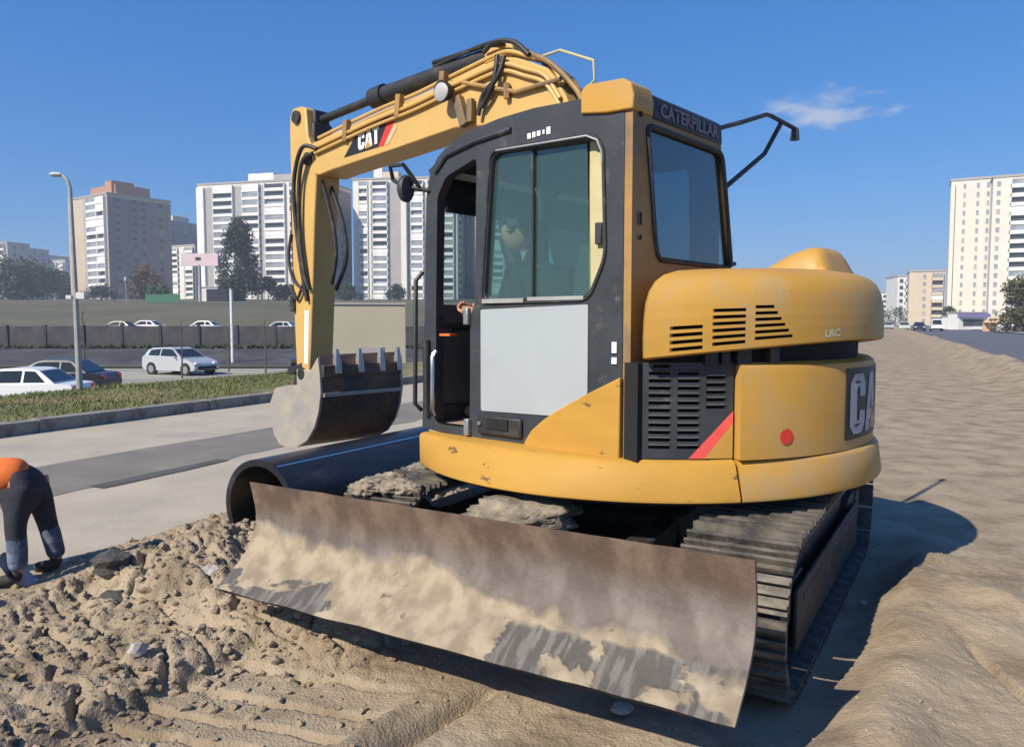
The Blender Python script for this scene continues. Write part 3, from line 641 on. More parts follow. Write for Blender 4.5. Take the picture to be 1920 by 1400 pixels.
# --- engine hood
HC = (-.80, 0.0)
def hood_outline(n=72):
    pts = []; af = -.672; Rr = 1.322
    thA = math.acos(af/Rr)                      # where the arc meets the front line
    arcp = [(Rr*math.cos(th), Rr*math.sin(th)) for th in np.linspace(thA+.10, 2*PI-thA-.10, n)]
    y0 = Rr*math.sin(thA)
    corner = [(af+.012, y0-.16), (af+.0, y0-.13), (af-.002, y0-.09), (af-.012, y0-.05), (af-.04, y0-.018)]
    pts = corner + arcp + [(x, -y) for x, y in corner[::-1]]
    return pts
HO = hood_outline()
def hood_ring(k, z, slope=0):
    out = []
    for (x, y) in HO:
        fr = (-.672 - x)/.65; px_ = HC[0]+(x-HC[0])*(1-k); py_ = y*(1-k); out.append((px_, py_, z + slope*max(0, min(1, fr))))
    return out
ringdef = [(.02, 1.352, .085), (0, 1.36, .085), (-.002, 1.45, .06), (.002, 1.53, .045), (.012, 1.60, .03), (.035, 1.655, .02), (.075, 1.70, .015), (.13, 1.73, .012), (.22, 1.752, .01), (.4, 1.768, .01), (.7, 1.778, .005), (.999, 1.78, 0)]
# outer skin with real vent openings: resample the wall finely and drop the cells of the vents
vents = []
for (x0, x1, z0, nrow, dx_) in ((-.797, -.905, 1.400, 4, 0), (-.935, -1.035, 1.418, 6, 0), (-1.062, -1.165, 1.438, 6, .006)):
    for k in range(nrow): vents.append((x0 - dx_*0, x1 + dx_*(5-(nrow-1-k))*(1 if dx_ else 0)*-0 + (k*.010 if dx_ else 0), z0 + k*.033, z0+k*.033+.017))
HOa = np.array(HO); seg = np.r_[0, np.cumsum(np.hypot(*np.diff(HOa, axis=0).T))]
lefts = HOa[:len(HO)//2]; s_of_x = lambda x: np.interp(-x, -lefts[5:, 0], seg[5:len(lefts)])
def hood_pt(s, z, t_=0):
    x = np.interp(s, seg, HOa[:, 0]); y = np.interp(s, seg, HOa[:, 1])
    fr = max(0, min(1, (-.672-x)/.65)); k = 1 - t_/1.3
    zz = z + .07*fr*max(0, min(1, (1.60-z)/.24)) + .015*fr
    kk = np.interp(z, [1.352, 1.36, 1.45, 1.53, 1.60, 1.655], [.02, 0, -.002, .002, .012, .035])
    return (HC[0]+(x-HC[0])*(1-kk)*k, y*(1-kk)*k, zz)
hv = [(float(s_of_x(a)), float(s_of_x(b_)), z0-.07*max(0, (-.672-(a+b_)/2)/.65)*.6-.012, z1-.07*max(0, (-.672-(a+b_)/2)/.65)*.6-.012) for a, b_, z0, z1 in vents]
hs_ = list(seg) + [h_[0] for h_ in hv] + [h_[1] for h_ in hv]; hzs = [1.352, 1.36, 1.40, 1.45, 1.50, 1.53, 1.57, 1.60, 1.63, 1.655] + [h_[2] for h_ in hv] + [h_[3] for h_ in hv]
mb = grid_holes([float(x) for x in hs_], hzs, hv, lambda s, z, t_: hood_pt(s, z, t_), back=.03)
top = [hood_pt(s, 1.655) for s in seg]
rings = [top] + [hood_ring(k, z, sl) for k, z, sl in ringdef[6:]]
mb.loft(rings); mb.loft([[hood_pt(s, 1.352) for s in seg], [hood_pt(s, 1.36, .12) for s in seg]])
mb.loft([[hood_pt(seg[-1], z) for z in (1.352, 1.36, 1.45, 1.53, 1.60, 1.655)], [hood_pt(seg[0], z) for z in (1.352, 1.36, 1.45, 1.53, 1.60, 1.655)]], closed=False)
hood_m = mb.mesh('engine_hood', 'yellow', 0)
b_ = bmesh.new(); b_.from_mesh(hood_m); bmesh.ops.remove_doubles(b_, verts=b_.verts, dist=.0004); bmesh.ops.recalc_face_normals(b_, faces=b_.faces); b_.to_mesh(hood_m); b_.free()
hood_m.polygons.foreach_set('use_smooth', [True]*len(hood_m.polygons)); hood_m.set_sharp_from_angle(angle=R(38))
hood = link('engine_hood', hood_m, EX)
mb = MB(); mb.tube([(0, 0, 1.3), (0, 0, 1.62)], 1.18, 40); eb = MB(); eb.loft([[(1.2*math.cos(a), 1.2*math.sin(a), z) for a in np.linspace(R(126), R(235), 30)] + [(-.7, -.5, z), (-.7, .5, z)] for z in (1.33, 1.60)], caps=True)
eb.build('engine_block', 'void', EX)
mb = MB()
for a, r_, h_ in ((136, .03, .05), (139, .02, .06), (143, .035, .045), (150, .025, .05)): MB().box((1.235*math.cos(R(a)), 1.235*math.sin(R(a)), 1.345+h_/2), (.05, r_*2, h_+.03), rz=R(a)).build('hood_latch', 'darkmetal', EX, bevel=.004)
# raised cover on top of the hood
cap_prof = [(-.76, 1.765), (-.80, 1.80), (-.93, 1.875), (-1.02, 1.905), (-1.07, 1.90), (-1.10, 1.86), (-1.14, 1.755)]
rings = []
for y, k in ((.14, .0), (.125, .55), (.08, .92), (0, 1), (-.18, 1), (-.26, .92), (-.30, .55), (-.32, 0)): rings.append([(x, y, 1.76 + (z-1.765)*k + (.0 if z > 1.77 else 0)) for x, z in cap_prof])
MB().loft(rings, closed=False).build('hood_cap', 'yellow', EX, smooth=50)
# stencilled letters on the hood
fl = lambda x, y: (lambda P: (P[0]*1.002, P[1]*1.002, P[2]))(hood_pt(float(s_of_x(-1.36+.0)) if False else s0_ + x, 1.352+y, -.004))
s0_ = float(np.interp(1.0, (-lefts[5:, 0]/1.2), seg[5:len(lefts)])) + .17
text_mesh('LRC', .062, lambda x, y: hood_pt(s0_ + x, 1.385+y, -.003), 'lime', 'letters', hood, bold=.002)

# --- cab
CY = 1.06; cab_out = [(-.56, .885), (-.56, 2.46), (-.50, 2.50), (-.33, 2.546), (-.04, 2.556), (.18, 2.545), (.33, 2.525), (.45, 2.505), (.55, 2.47), (.64, 2.41), (.70, 2.32), (.73, 2.20), (.745, 1.65), (.775, .93), (.40, .885)]
def rnd(p, r=.04, n=4):          # round polygon corners
    out = []; L = len(p)
    for i in range(L):
        a, b_, c = Vector(p[i-1]), Vector(p[i]), Vector(p[(i+1) % L]); d1 = (a-b_); d2 = (c-b_); k = min(r, d1.length*.45, d2.length*.45)
        s_, e_ = b_ + d1.normalized()*k, b_ + d2.normalized()*k
        for j in range(n+1):
            u_ = j/n; out.append(tuple((1-u_)**2*s_ + 2*u_*(1-u_)*b_ + u_*u_*e_))
    return out
open_h = rnd([(.665, .955), (.655, 1.65), (.64, 2.20), (.57, 2.30), (.345, 2.37), (.36, 1.62), (.395, 1.55), (.40, .955)], .03)
win_h = rnd([(.295, 1.635), (.235, 2.375), (-.39, 2.358), (-.435, 2.30), (-.452, 1.82), (-.365, 1.64)], .05)
cab = MB().plate([cab_out, open_h, win_h], sideY, CY-.06, CY).build('cab', 'black', EX, bevel=.008)
tag(cab)
# far side wall, with windows; front and rear posts, roof, floor
far_h = rnd([(.62, 1.25), (.60, 2.25), (.48, 2.36), (-.40, 2.36), (-.42, 1.45)], .05)
MB().plate([cab_out, far_h], sideY, .12, .17).build('side_wall', 'black', cab)
MB().plate([far_h], sideY, .14, .147).build('side_window', 'glass_clear', cab)
roofl = [(-.553, 2.455), (-.33, 2.54), (-.04, 2.55), (.18, 2.54), (.33, 2.52), (.45, 2.50), (.55, 2.465), (.64, 2.405)]
mb = MB(); mb.plate([roofl + [(x, z-.05) for x, z in roofl[::-1]]], sideY, .171, CY-.061); mb.build('roof', 'black', cab)
mb = MB(); mb.box((.10, .615, .93), (1.26, .87, .05)); mb.build('cab_floor', 'dirtclod', cab)
wsp = [(.705, 2.31), (.73, 2.2), (.745, 1.65), (.775, .96)]
mb = MB()
for y in (.2, 1.03): mb.tube([(a-.02, y if y < .5 else 1.018, z) for a, z in wsp], .028, 8)
mb.box((.7, .615, 2.34), (.06, .82, .08), ry=.5).box((.752, .615, .99), (.05, .84, .10)).box((.742, .615, 1.5), (.03, .82, .03)); mb.build('front_frame', 'black', cab)
MB().loft([[(a-.005, y, z) for a, z in ((.705, 2.31), (.73, 2.2), (.745, 1.63))] for y in (.23, 1.0)], closed=False).build('windscreen', 'glass_clear', cab)
fp = MB().box((.752, .615, 1.31), (.03, .80, .62), ry=-.04).build('front_panel', 'grey', cab, bevel=.01)
MB().tube([(.725, .86, 1.47), (.70, .86, 1.48), (.70, .70, 1.48), (.725, .70, 1.47)], .011, 8).build('panel_handle', 'void', fp)
MB().box((.66, .615, 2.24), (.02, .78, .24), ry=.25).build('sun_visor', 'void', cab, bevel=.01)
# left grab rails and front post details
mb = MB(); mb.tube([(.79, 1.05, 1.02), (.80, 1.09, 1.06), (.785, 1.09, 1.75), (.77, 1.05, 1.80)], .013, 8); mb.build('grab_rail', 'darkmetal', cab)
mb = MB(); mb.tube([(.66, 1.075, 1.0), (.665, 1.085, 1.03), (.66, 1.085, 1.33), (.655, 1.06, 1.36)], .014, 8); mb.build('grab_rail', 'chrome', cab)
mb = MB(); mb.tube([(.72, 1.075, 1.0), (.72, 1.075, 1.42)], .02, 8); mb.build('door_strut', 'darkmetal', cab)
# rain gutter above the door and window seal
mb = MB(); mb.tube([(.65, 1.066, 2.33), (.56, 1.068, 2.41), (.35, 1.068, 2.452), (.1, 1.068, 2.475)], .012, 6); mb.build('rain_gutter', 'black', cab)
mb = MB(); mb.tube([(x, CY+.002, z) for x, z in rnd([(.31, 1.615), (.245, 2.39), (-.40, 2.375), (-.45, 2.31), (-.468, 1.815), (-.375, 1.622)], .06)], .009, 6, closed=True); mb.build('window_seal', 'rubber', cab)
mb = MB(); mb.tube([(.20, CY+.008, 2.385), (-.36, CY+.008, 2.372), (-.42, CY+.008, 2.345), (-.445, CY+.008, 2.29), (-.447, CY+.008, 2.24)], .006, 6); mb.build('worn_edge', 'steel', cab)
# sliding door windows
pane = [(.293, 1.64), (.238, 2.37), (-.02, 2.366), (-.02, 1.64)]; pane2 = [(.0, 1.64), (.0, 2.37), (-.33, 2.36), (-.345, 1.70), (-.345, 1.64)]
MB().plate([pane], sideY, CY-.030, CY-.025).build('window_pane', 'glass_side', cab)
MB().plate([pane2], sideY, CY-.044, CY-.039).build('window_pane', 'glass_side', cab)
mb = MB(); mb.box((-.012, CY-.03, 2.0), (.010, .016, .73)); mb.build('pane_frame', 'black', cab)
MB().plate([[(-.335, 1.66), (-.335, 2.36), (-.39, 2.36), (-.435, 2.30), (-.452, 1.82), (-.365, 1.64)]], sideY, CY-.07, CY-.055).build('inner_trim', 'cream', cab)
mb = MB(); mb.box((-.40, CY-.045, 1.93), (.035, .03, .10)); mb.build('window_catch', 'black', cab, bevel=.004)
mb = MB(); mb.box((.155, CY+.004, 1.628), (.28, .02, .022)).box((-.18, CY+.004, 1.634), (.34, .016, .018)); mb.build('window_sill', 'pole', cab)
# bare metal sheet on the door, handle recess, label plates
MB().plate([rnd([(.312, 1.585), (-.373, 1.602), (-.373, 1.185), (-.19, 1.085), (-.155, 1.065), (.312, 1.055)], .01, 2)], sideY, CY+.001, CY+.006).build('door_sheet', 'silver', cab)
mb = MB(); mb.box((.175, CY+.012, .985), (.30, .022, .10)); dh = mb.build('door_handle', 'darkmetal', cab, bevel=.012)
mb = MB(); mb.box((.175, CY+.026, .995), (.14, .01, .055)); mb.build('handle_recess', 'void', dh)
mb = MB(); mb.tube([(.30, CY+.03, .985), (.30, CY+.03, 1.0)], .01); mb.build('keyhole', 'steel', dh)
mb = MB()
for k, (w_, h_) in enumerate(((.022, .026), (.02, .026), (.022, .024), (.012, .02), (.024, .034))): mb.box((-.015-.030*k, CY+.003, 2.425+.002*k), (w_, .004, h_))
mb.build('door_mark', 'white', cab)
mb = MB(); mb.box((-.52, CY+.004, 1.405), (.026, .006, .05)).box((-.52, CY+.004, 1.345), (.028, .006, .03)); mb.build('warning_label', 'white', cab)
mb = MB()
for z in (1.55, .96): mb.box((.405, CY+.012, z), (.035, .03, .09))
mb.build('door_hinge', 'steel', cab, bevel=.006)
tri = [(-.566, .872), (-.566, 1.272), (-.36, 1.175), (-.19, 1.085), (-.12, 1.04), (-.05, .985), (-.01, .93), (.01, .872)]
MB().plate([tri], sideY, CY+.002, CY+.03).build('corner_panel', 'yellow_worn', EX, bevel=.006)
# rear wall of the cab
backx = lambda y, z, t_: (t_, y, z)
rear_out = [(1.058, .9), (1.058, 2.45), (.21, 2.50), (.17, 2.2), (.06, 1.78), (.05, .9)]
rear_h = rnd([(.945, 2.405), (.20, 2.40), (.15, 2.2), (.065, 1.81), (.835, 1.81), (.865, 1.90)], .05)
MB().plate([rear_out, rear_h], backx, -.602, -.562).build('rear_wall', 'brown_yellow', cab, bevel=.006)  # shade of this face is put into its darker yellow
MB().plate([rear_h], backx, -.592, -.588).build('rear_window', 'glass_rear', cab)
mb = MB(); mb.tube([(-.606, y, z) for y, z in rear_h], .013, 6, closed=True); mb.build('rear_seal', 'rubber', cab)
mb = MB()
for sy, (y0, y1) in enumerate(((.955, 1.065), (.955, 1.065))): pass
# yellow roof cap at the back corner, black letter band
capm = MB(); capm.plate([[(-.33, 2.475), (-.33, 2.575), (-.36, 2.60), (-.56, 2.59), (-.60, 2.565), (-.615, 2.51), (-.612, 2.45), (-.47, 2.455)]], sideY, .90, 1.075)
capm.build('roof_cap', 'yellow', cab, bevel=.025)
MB().plate([[(-.36, 2.50), (-.36, 2.575), (-.56, 2.57), (-.605, 2.54), (-.61, 2.44), (-.563, 2.44)]], sideY, .20, .899).build('roof_band', 'blackprint', cab, bevel=.012)
text_mesh('CATERPILLAR', .083, lambda x, y: (-.613, .55 - x, 2.463 + y), 'rose', 'letters', cab, bold=.002, sx=1.15)
mb = MB()
for z in (2.44, 2.0, 1.9): mb.tube([(-.606, 1.0, z), (-.612, 1.0, z)], .012, 8)
mb.box((-.606, 1.0, 1.98), (.012, .02, .05)); mb.build('rear_catch', 'void', cab)
# interior
mb = MB(); mb.box((-.12, .62, 1.30), (.46, .48, .13)); seat = mb.build('seat', 'grey', EX, bevel=.03, loc=(.2, 0, 0))
mb = MB(); mb.box((-.36, .62, 1.62), (.12, .46, .58), ry=-.15); mb.build('backrest', 'grey', seat, bevel=.04)
mb = MB(); mb.box((-.42, .62, 2.0), (.09, .28, .18), ry=-.1); mb.build('headrest', 'grey', seat, bevel=.03)
mb = MB(); mb.box((-.12, .62, 1.09), (.4, .4, .28)); mb.build('seat_base', 'black', seat)
mb = MB(); mb.box((.05, .92, 1.38), (.42, .1, .12)).box((.05, .33, 1.38), (.42, .12, .12)); cons = mb.build('console', 'black', EX, bevel=.02)
for y in (.92, .33):
    mb = MB(); mb.tube([(.2, y, 1.44), (.24, y, 1.62)], .012); mb.tube([(.24, y, 1.62), (.25, y, 1.74)], .024); mb.build('joystick', 'black', cons)
mb = MB(); mb.tube([(.60, .6, .95), (.62, .6, 1.5)], .012); mb.tube([(.60, .7, .95), (.62, .7, 1.5)], .012); mb.build('travel_lever', 'steel', EX)
mb = MB(); mb.box((.55, .30, 1.35), (.2, .2, .14)); mb.build('monitor', 'black', EX, bevel=.01)
MB().box((-.545, .61, 1.35), (.02, .85, .85)).build('inner_trim', 'cream', cab)
MB().box((.60, 1.02, 1.45), (.08, .06, .012)).build('warning_label', 'orange', cab)
# --- mirror at the front post, mirror arm at the back right
mb = MB(); mb.tube([(.70, 1.06, 2.24), (.78, 1.12, 2.26), (.84, 1.14, 2.27)], .012); mr_ = mb.build('mirror_arm', 'darkmetal', EX)
mb = MB(); mb.loft([[(.80+.03*k_*math.cos(a)*0 + d_, 1.15+.055*k_*math.cos(a), 2.25+.075*k_*math.sin(a)) for a in [2*PI*i/20 for i in range(20)]] for d_, k_ in ((-.03, .2), (-.025, .85), (-.012, 1), (.008, .95), (.02, .6), (.024, .1))], caps=True); mb.build('mirror', 'black', mr_)
mb = MB(); mb.tube([(.74, 1.09, 2.25), (.76, 1.14, 2.32), (.78, 1.18, 2.375), (.89, 1.18, 2.38), (.90, 1.15, 2.31), (.83, 1.14, 2.27)], .012); mb.build('mirror_loop', 'darkmetal', mr_)
mb = MB(); mb.tube([(-.56, .21, 2.525), (-.57, -.1, 2.62), (-.57, -.44, 2.73), (-.57, -.50, 2.735), (-.57, -.90, 2.728)], .013, 8); ma = mb.build('mirror_arm', 'darkmetal', EX)
mb = MB(); mb.tube([(-.56, .10, 2.12), (-.56, .10, 2.26)], .022, 8); mb.tube([(-.57, .095, 2.235), (-.57, -.42, 2.50), (-.57, -.66, 2.725)], .014, 8); mb.build('brace', 'darkmetal', ma)
mb = MB(); mb.tube([(-.57, -.88, 2.73), (-.57, -.875, 2.66)], [.022, .03], 10); mb.build('camera', 'black', ma)
mb = MB(); mb.tube([(-.58, .03, 1.83), (-.58, -.03, 1.84)], .012, 8); mb.build('rear_knob', 'black', EX)

# --- boom, arm, bucket
boom_top = [(.16, 1.25), (.20, 1.9), (.36, 2.55), (.53, 2.94), (.60, 3.05), (.68, 3.14), (.80, 3.20), (.95, 3.265), (1.05, 3.29), (1.20, 3.285), (1.55, 3.235), (2.0, 3.175), (2.42, 3.13), (3.0, 3.075), (3.24, 3.05), (3.36, 3.0)]
boom_bot = [(3.38, 2.86), (3.28, 2.79), (3.15, 2.765), (2.97, 2.785), (2.2, 2.84), (1.52, 2.895), (1.2, 2.86), (.95, 2.66), (.75, 2.3), (.60, 1.8), (.50, 1.25)]
boom = MB().plate([boom_top + boom_bot], sideY, -.24, .05).build('boom', 'yellow_boom', EX, bevel=.012)
arm_p = [(3.585, 3.22), (3.575, 3.33), (3.53, 3.385), (3.40, 3.385), (3.335, 3.36), (3.315, 3.12), (3.26, 3.02), (3.21, 2.92), (3.20, 2.76), (3.235, 2.45), (3.27, 2.0), (3.33, 1.3), (3.36, 1.02), (3.45, .97), (3.54, 1.02), (3.565, 1.5), (3.58, 2.3)]
arm = MB().plate([arm_p], sideY, -.20, .048).build('dipper_arm', 'yellow_boom', EX, bevel=.012)
for (a, z) in ((3.30, 2.92), (3.46, 3.30), (3.44, 1.06)): MB().tube([(a, -.23, z), (a, .075, z)], .055, 16).build('pivot_pin', 'darkmetal', arm)
# logo plate on the boom
fb = lambda x, y, t_=.053: (2.65 - x, t_, y)
def bslope(a): return 2.79 + (2.97-a)*.072
MB().add([(a, .0535, z) for a, z in ((2.80, 2.865), (2.36, 2.887), (2.215, 3.10), (2.615, 3.05))], [(0, 1, 2, 3)]).build('decal', 'blackprint', boom)
MB().add([(a, .0537, z) for a, z in ((2.36, 2.887), (2.29, 2.889), (2.165, 3.04), (2.215, 3.10))], [(0, 1, 2, 3)]).build('decal', 'red', boom)
MB().add([(a, .0537, z) for a, z in ((2.29, 2.889), (2.24, 2.892), (2.14, 3.0), (2.165, 3.04))], [(0, 1, 2, 3)]).build('decal', 'tentorange', boom)
block_letters(lambda x, y: (2.61 - x*.128, .056, 2.893 + y*.135 + x*.0115), 'white', boom)
MB().add([(a, .058, z) for a, z in ((2.525, 2.893), (2.445, 2.90), (2.485, 2.955))], [(0, 1, 2)]).build('emblem', 'yellow', boom)
# stick cylinder above the boom
mb = MB(); cyl(mb, (1.22, -.1, 3.385), (2.55, -.1, 3.335), .066, 18); cyl(mb, (2.45, -.1, 3.342), (2.60, -.1, 3.331), .082, 18); sc = mb.build('arm_cylinder', 'darkmetal', EX)
mb = MB(); cyl(mb, (2.6, -.1, 3.331), (3.34, -.1, 3.28), .036, 12); mb.build('piston_rod', 'darkmetal', sc)
mb = MB(); mb.box((3.36, -.1, 3.27), (.12, .16, .18), ry=.1).box((3.32, -.1, 3.10), (.06, .2, .3)); mb.build('rod_end', 'darkmetal', sc, bevel=.02)
mb = MB(); mb.box((1.15, -.1, 3.335), (.26, .2, .14)); mb.build('cylinder_bracket', 'yellow_boom', boom, bevel=.02)
mb = MB(); mb.box((1.83, -.1, 3.43), (.07, .07, .07)).tube([(1.83, -.06, 3.42), (1.5, -.03, 3.43), (1.2, -.04, 3.44)], .012); mb.build('port_fitting', 'darkmetal', sc)
# boom lift cylinder between the foot and the middle of the boom
mb = MB(); cyl(mb, (.72, -.1, 1.0), (1.15, -.1, 2.1), .06); cyl(mb, (1.15, -.1, 2.1), (1.42, -.1, 2.86), .035); mb.build('boom_cylinder', 'darkmetal', EX)
mb = MB(); mb.box((.38, -.1, 1.08), (.45, .4, .4)); mb.build('boom_foot', 'yellow', EX, bevel=.03)
# pipes along the boom
def curve(pts, n=10):
    P_ = [Vector(p) for p in pts]; out = []
    for i in range(len(P_)-1):
        p0 = P_[max(i-1, 0)]; p1 = P_[i]; p2 = P_[i+1]; p3 = P_[min(i+2, len(P_)-1)]
        for k in range(n):
            t_ = k/n; out.append(.5*((2*p1) + (p2-p0)*t_ + (2*p0-5*p1+4*p2-p3)*t_*t_ + (3*p1-p0-3*p2+p3)*t_**3))
    return out + [P_[-1]]
for dz_, y, m_ in ((.035, .03, 'yellow_boom'), (.03, -.03, 'yellow_boom'), (-.055, .068, 'yellow_boom'), (-.10, .07, 'yellow_boom')):
    mb = MB(); mb.tube(curve([(3.18, y, 3.05+dz_), (2.42, y, 3.145+dz_), (1.95, y, 3.185+dz_), (1.55, y, 3.24+dz_), (1.2, y, 3.285+dz_), (1.03, y, 3.29+dz_), (.85, y, 3.22+dz_), (.68, y, 3.14+dz_), (.56, y, 2.98+dz_)], 5), .014, 8); mb.build('hydraulic_pipe', m_, boom)
for a, z in ((2.75, 3.07), (2.1, 3.15), (1.62, 3.22)): MB().box((a, .06, z), (.05, .05, .17), ry=-.12).build('pipe_clamp', 'brown_yellow', boom)
mb = MB(); mb.tube([(1.42, .075, 3.19), (1.1, .075, 3.085), (.92, .075, 3.03), (.55, .075, 3.04)], .016, 8); mb.tube([(1.0, .075, 3.0), (1.0, .075, 3.1)], .022, 6); mb.build('hydraulic_pipe', 'brown_yellow', boom)
for pts in ([(1.25, .03, 3.37), (1.12, .06, 3.40), (.95, .06, 3.36), (.82, .06, 3.25)], [(1.85, -.06, 3.45), (1.5, -.04, 3.44), (1.22, 0, 3.43), (1.08, .02, 3.39)],
            [(1.08, .08, 3.30), (1.10, .10, 3.12), (1.22, .09, 2.98)], [(1.02, .08, 3.28), (1.06, .1, 3.15), (1.2, .09, 3.06), (1.25, .09, 2.93)]):
    mb = MB(); mb.tube(curve(pts, 6), .017, 8); mb.build('hose', 'rubber', boom)
for i in range(5):
    mb = MB(); o_ = .035*i; mb.tube(curve([(.84-o_*.5, .03-.05*i, 3.27-.02*i), (.66-o_*.3, .05-.05*i, 3.17-.02*i), (.50, .05-.05*i, 3.02-.03*i), (.40-.03*i, .04-.05*i, 2.86-.03*i), (.34, .04-.04*i, 2.5)], 6), .018, 8); mb.build('hose', 'rubber' if i % 2 else 'brown_yellow', boom)
mb = MB(); mb.tube([(.80, -.02, 3.25), (.60, .02, 3.24), (.34, .02, 3.12), (.33, .02, 3.0), (.45, .02, 2.92)], .009, 8); mb.build('hose_guard', 'cream', boom)
for pts in ([(3.20, .08, 2.95), (3.30, .11, 2.9), (3.38, .10, 2.7), (3.40, .09, 2.3), (3.34, .09, 1.95), (3.30, .07, 1.8)], [(3.14, .08, 2.98), (3.28, .13, 3.0), (3.42, .12, 2.75), (3.44, .10, 2.4), (3.38, .09, 2.0), (3.33, .07, 1.7)],
            [(3.22, -.02, 2.75), (3.12, -.05, 2.4), (3.08, -.06, 2.1), (3.18, -.08, 1.85)], [(3.22, -.12, 2.7), (3.05, -.12, 2.35), (3.05, -.14, 2.05), (3.2, -.14, 1.8)]):
    mb = MB(); mb.tube(curve(pts, 6), .018, 8); mb.build('hose', 'rubber', arm)
mb = MB(); mb.tube(curve([(3.57, .06, 2.3), (3.60, .07, 2.1), (3.53, .075, 1.9), (3.35, .07, 1.78)], 6), .014, 8); mb.tube(curve([(3.59, .06, 1.85), (3.48, .075, 1.72), (3.36, .07, 1.9)], 6), .014, 8); mb.box((3.56, .05, 1.68), (.05, .05, .14)); mb.build('hose', 'rubber', arm)
mb = MB(); mb.add([(a, .0515, z) for a, z in ((3.42, 1.15), (3.36, 1.15), (3.335, 1.62), (3.40, 1.62))], [(0, 1, 2, 3)]); mb.build('decal', 'white', arm)
# bucket cylinder on the front side of the arm
mb = MB(); cyl(mb, (3.70, -.08, 2.7), (3.68, -.08, 1.7), .05); bc = mb.build('bucket_cylinder', 'darkmetal', EX)
mb = MB(); cyl(mb, (3.68, -.08, 1.7), (3.66, -.08, 1.15), .03); mb.tube([(3.66, -.2, 1.15), (3.66, .05, 1.15)], .035); mb.build('piston_rod', 'chrome', bc)
mb = MB(); mb.box((3.57, -.08, 1.10), (.25, .26, .06), ry=.3).box((3.61, -.08, .98), (.06, .2, .3), ry=-.3); mb.build('bucket_link', 'darkmetal', EX, bevel=.01)
# work light
mb = MB(); mb.tube([(1.53, .10, 3.14), (1.53, .17, 3.13)], [.055, .075], 18); wl = mb.build('work_light', 'darkmetal', EX)
mb = MB(); mb.tube([(1.53, .171, 3.13), (1.53, .182, 3.13)], [.07, .05], 18); mb.build('lens', 'greyletter', wl)
mb = MB(); mb.box((1.42, .08, 2.99), (.07, .05, .22), ry=.35).box((1.33, .08, 2.98), (.05, .04, .16)); mb.build('light_bracket', 'brown_yellow', wl, bevel=.006)
# bucket: teeth and open lip turned up towards the cab
side_p = [(2.79, 1.235), (2.765, 1.10), (2.755, .95), (2.785, .80), (2.85, .66), (2.96, .54), (3.10, .475), (3.236, .45), (3.36, .47), (3.45, .55), (3.49, .68), (3.50, .82), (3.42, .95), (3.25, .985), (3.06, 1.0), (2.93, 1.08)]
shell_p = side_p[:12]
bk = MB()
bk.loft([[(a, y, z) for a, z in shell_p] + [(a+.02*math.cos(i*.3), y, z+.02) for i, (a, z) in list(enumerate(shell_p))[::-1]] for y in (.325, .0, -.495)], caps=True)
bucket = bk.build('bucket', 'bucketdark', EX, smooth=50)
for y0, y1 in ((.326, .352), (-.522, -.496)): MB().plate([side_p], sideY, y0, y1).build('side_plate', 'bucketsteel', bucket, bevel=.004)
mb = MB(); mb.box((2.765, -.085, 1.12), (.035, .82, .10)); mb.build('lip', 'bucketdark', bucket, bevel=.006)
mb = MB(); mb.box((2.752, -.085, .93), (.03, .82, .03)); mb.build('wear_bar', 'bucketsteel', bucket)
for y in (.18, -.05, -.28, -.47):
    mb = MB(); mb.loft([[(2.765+dx_, y+dy_, z) for dx_, dy_ in ((-.03*k, -.03*k), (.03*k, -.03*k), (.03*k, .03*k), (-.03*k, .03*k))] for z, k in ((1.10, 1), (1.19, .9), (1.30, .35))], caps=True); mb.build('tooth', 'steel', bucket)
mb = MB()
for y in (.06, -.22): mb.box((3.40, y, .99), (.22, .03, .22))
mb.build('bucket_ear', 'bucketsteel', bucket, bevel=.01)


# ------------------------------------------------------------------ big plastic pipe lying behind the machine
px0, py0 = pq(3.76, 3.60); PR = .312
PI_ = thing('plastic_pipe', 'large black plastic water pipe with a blue stripe lying beside the street', 'pipe', (px0, py0, PR+.01), math.atan2(RY, RX) - R(4))
mb = MB(); rings = []
for x, r_ in ((0, PR), (7, PR)): rings.append([(x, r_*math.cos(a), r_*math.sin(a)) for a in [2*PI*i/56 for i in range(56)]])
inn = [[(x, (PR-.042)*math.cos(a), (PR-.042)*math.sin(a)) for a in [2*PI*i/56 for i in range(56)]] for x in (7, 0)]
mb.loft([rings[0], rings[1], inn[0], inn[1], rings[0]]); mb.build('pipe_wall', 'pipe', PI_, smooth=40)
for ang in (-62+90, 118, 208, 298):
    a = R(ang); a = R(ang)
    mb = MB(); mb.loft([[(x, (PR+.002)*math.cos(a+d_), (PR+.002)*math.sin(a+d_)) for d_ in (-.016, .016)] for x in (.02, 6.98)], closed=False)
    st = mb.build('blue_stripe', 'bluestripe', PI_)
    st.rotation_euler = (R(-62), 0, 0) if False else (0, 0, 0)

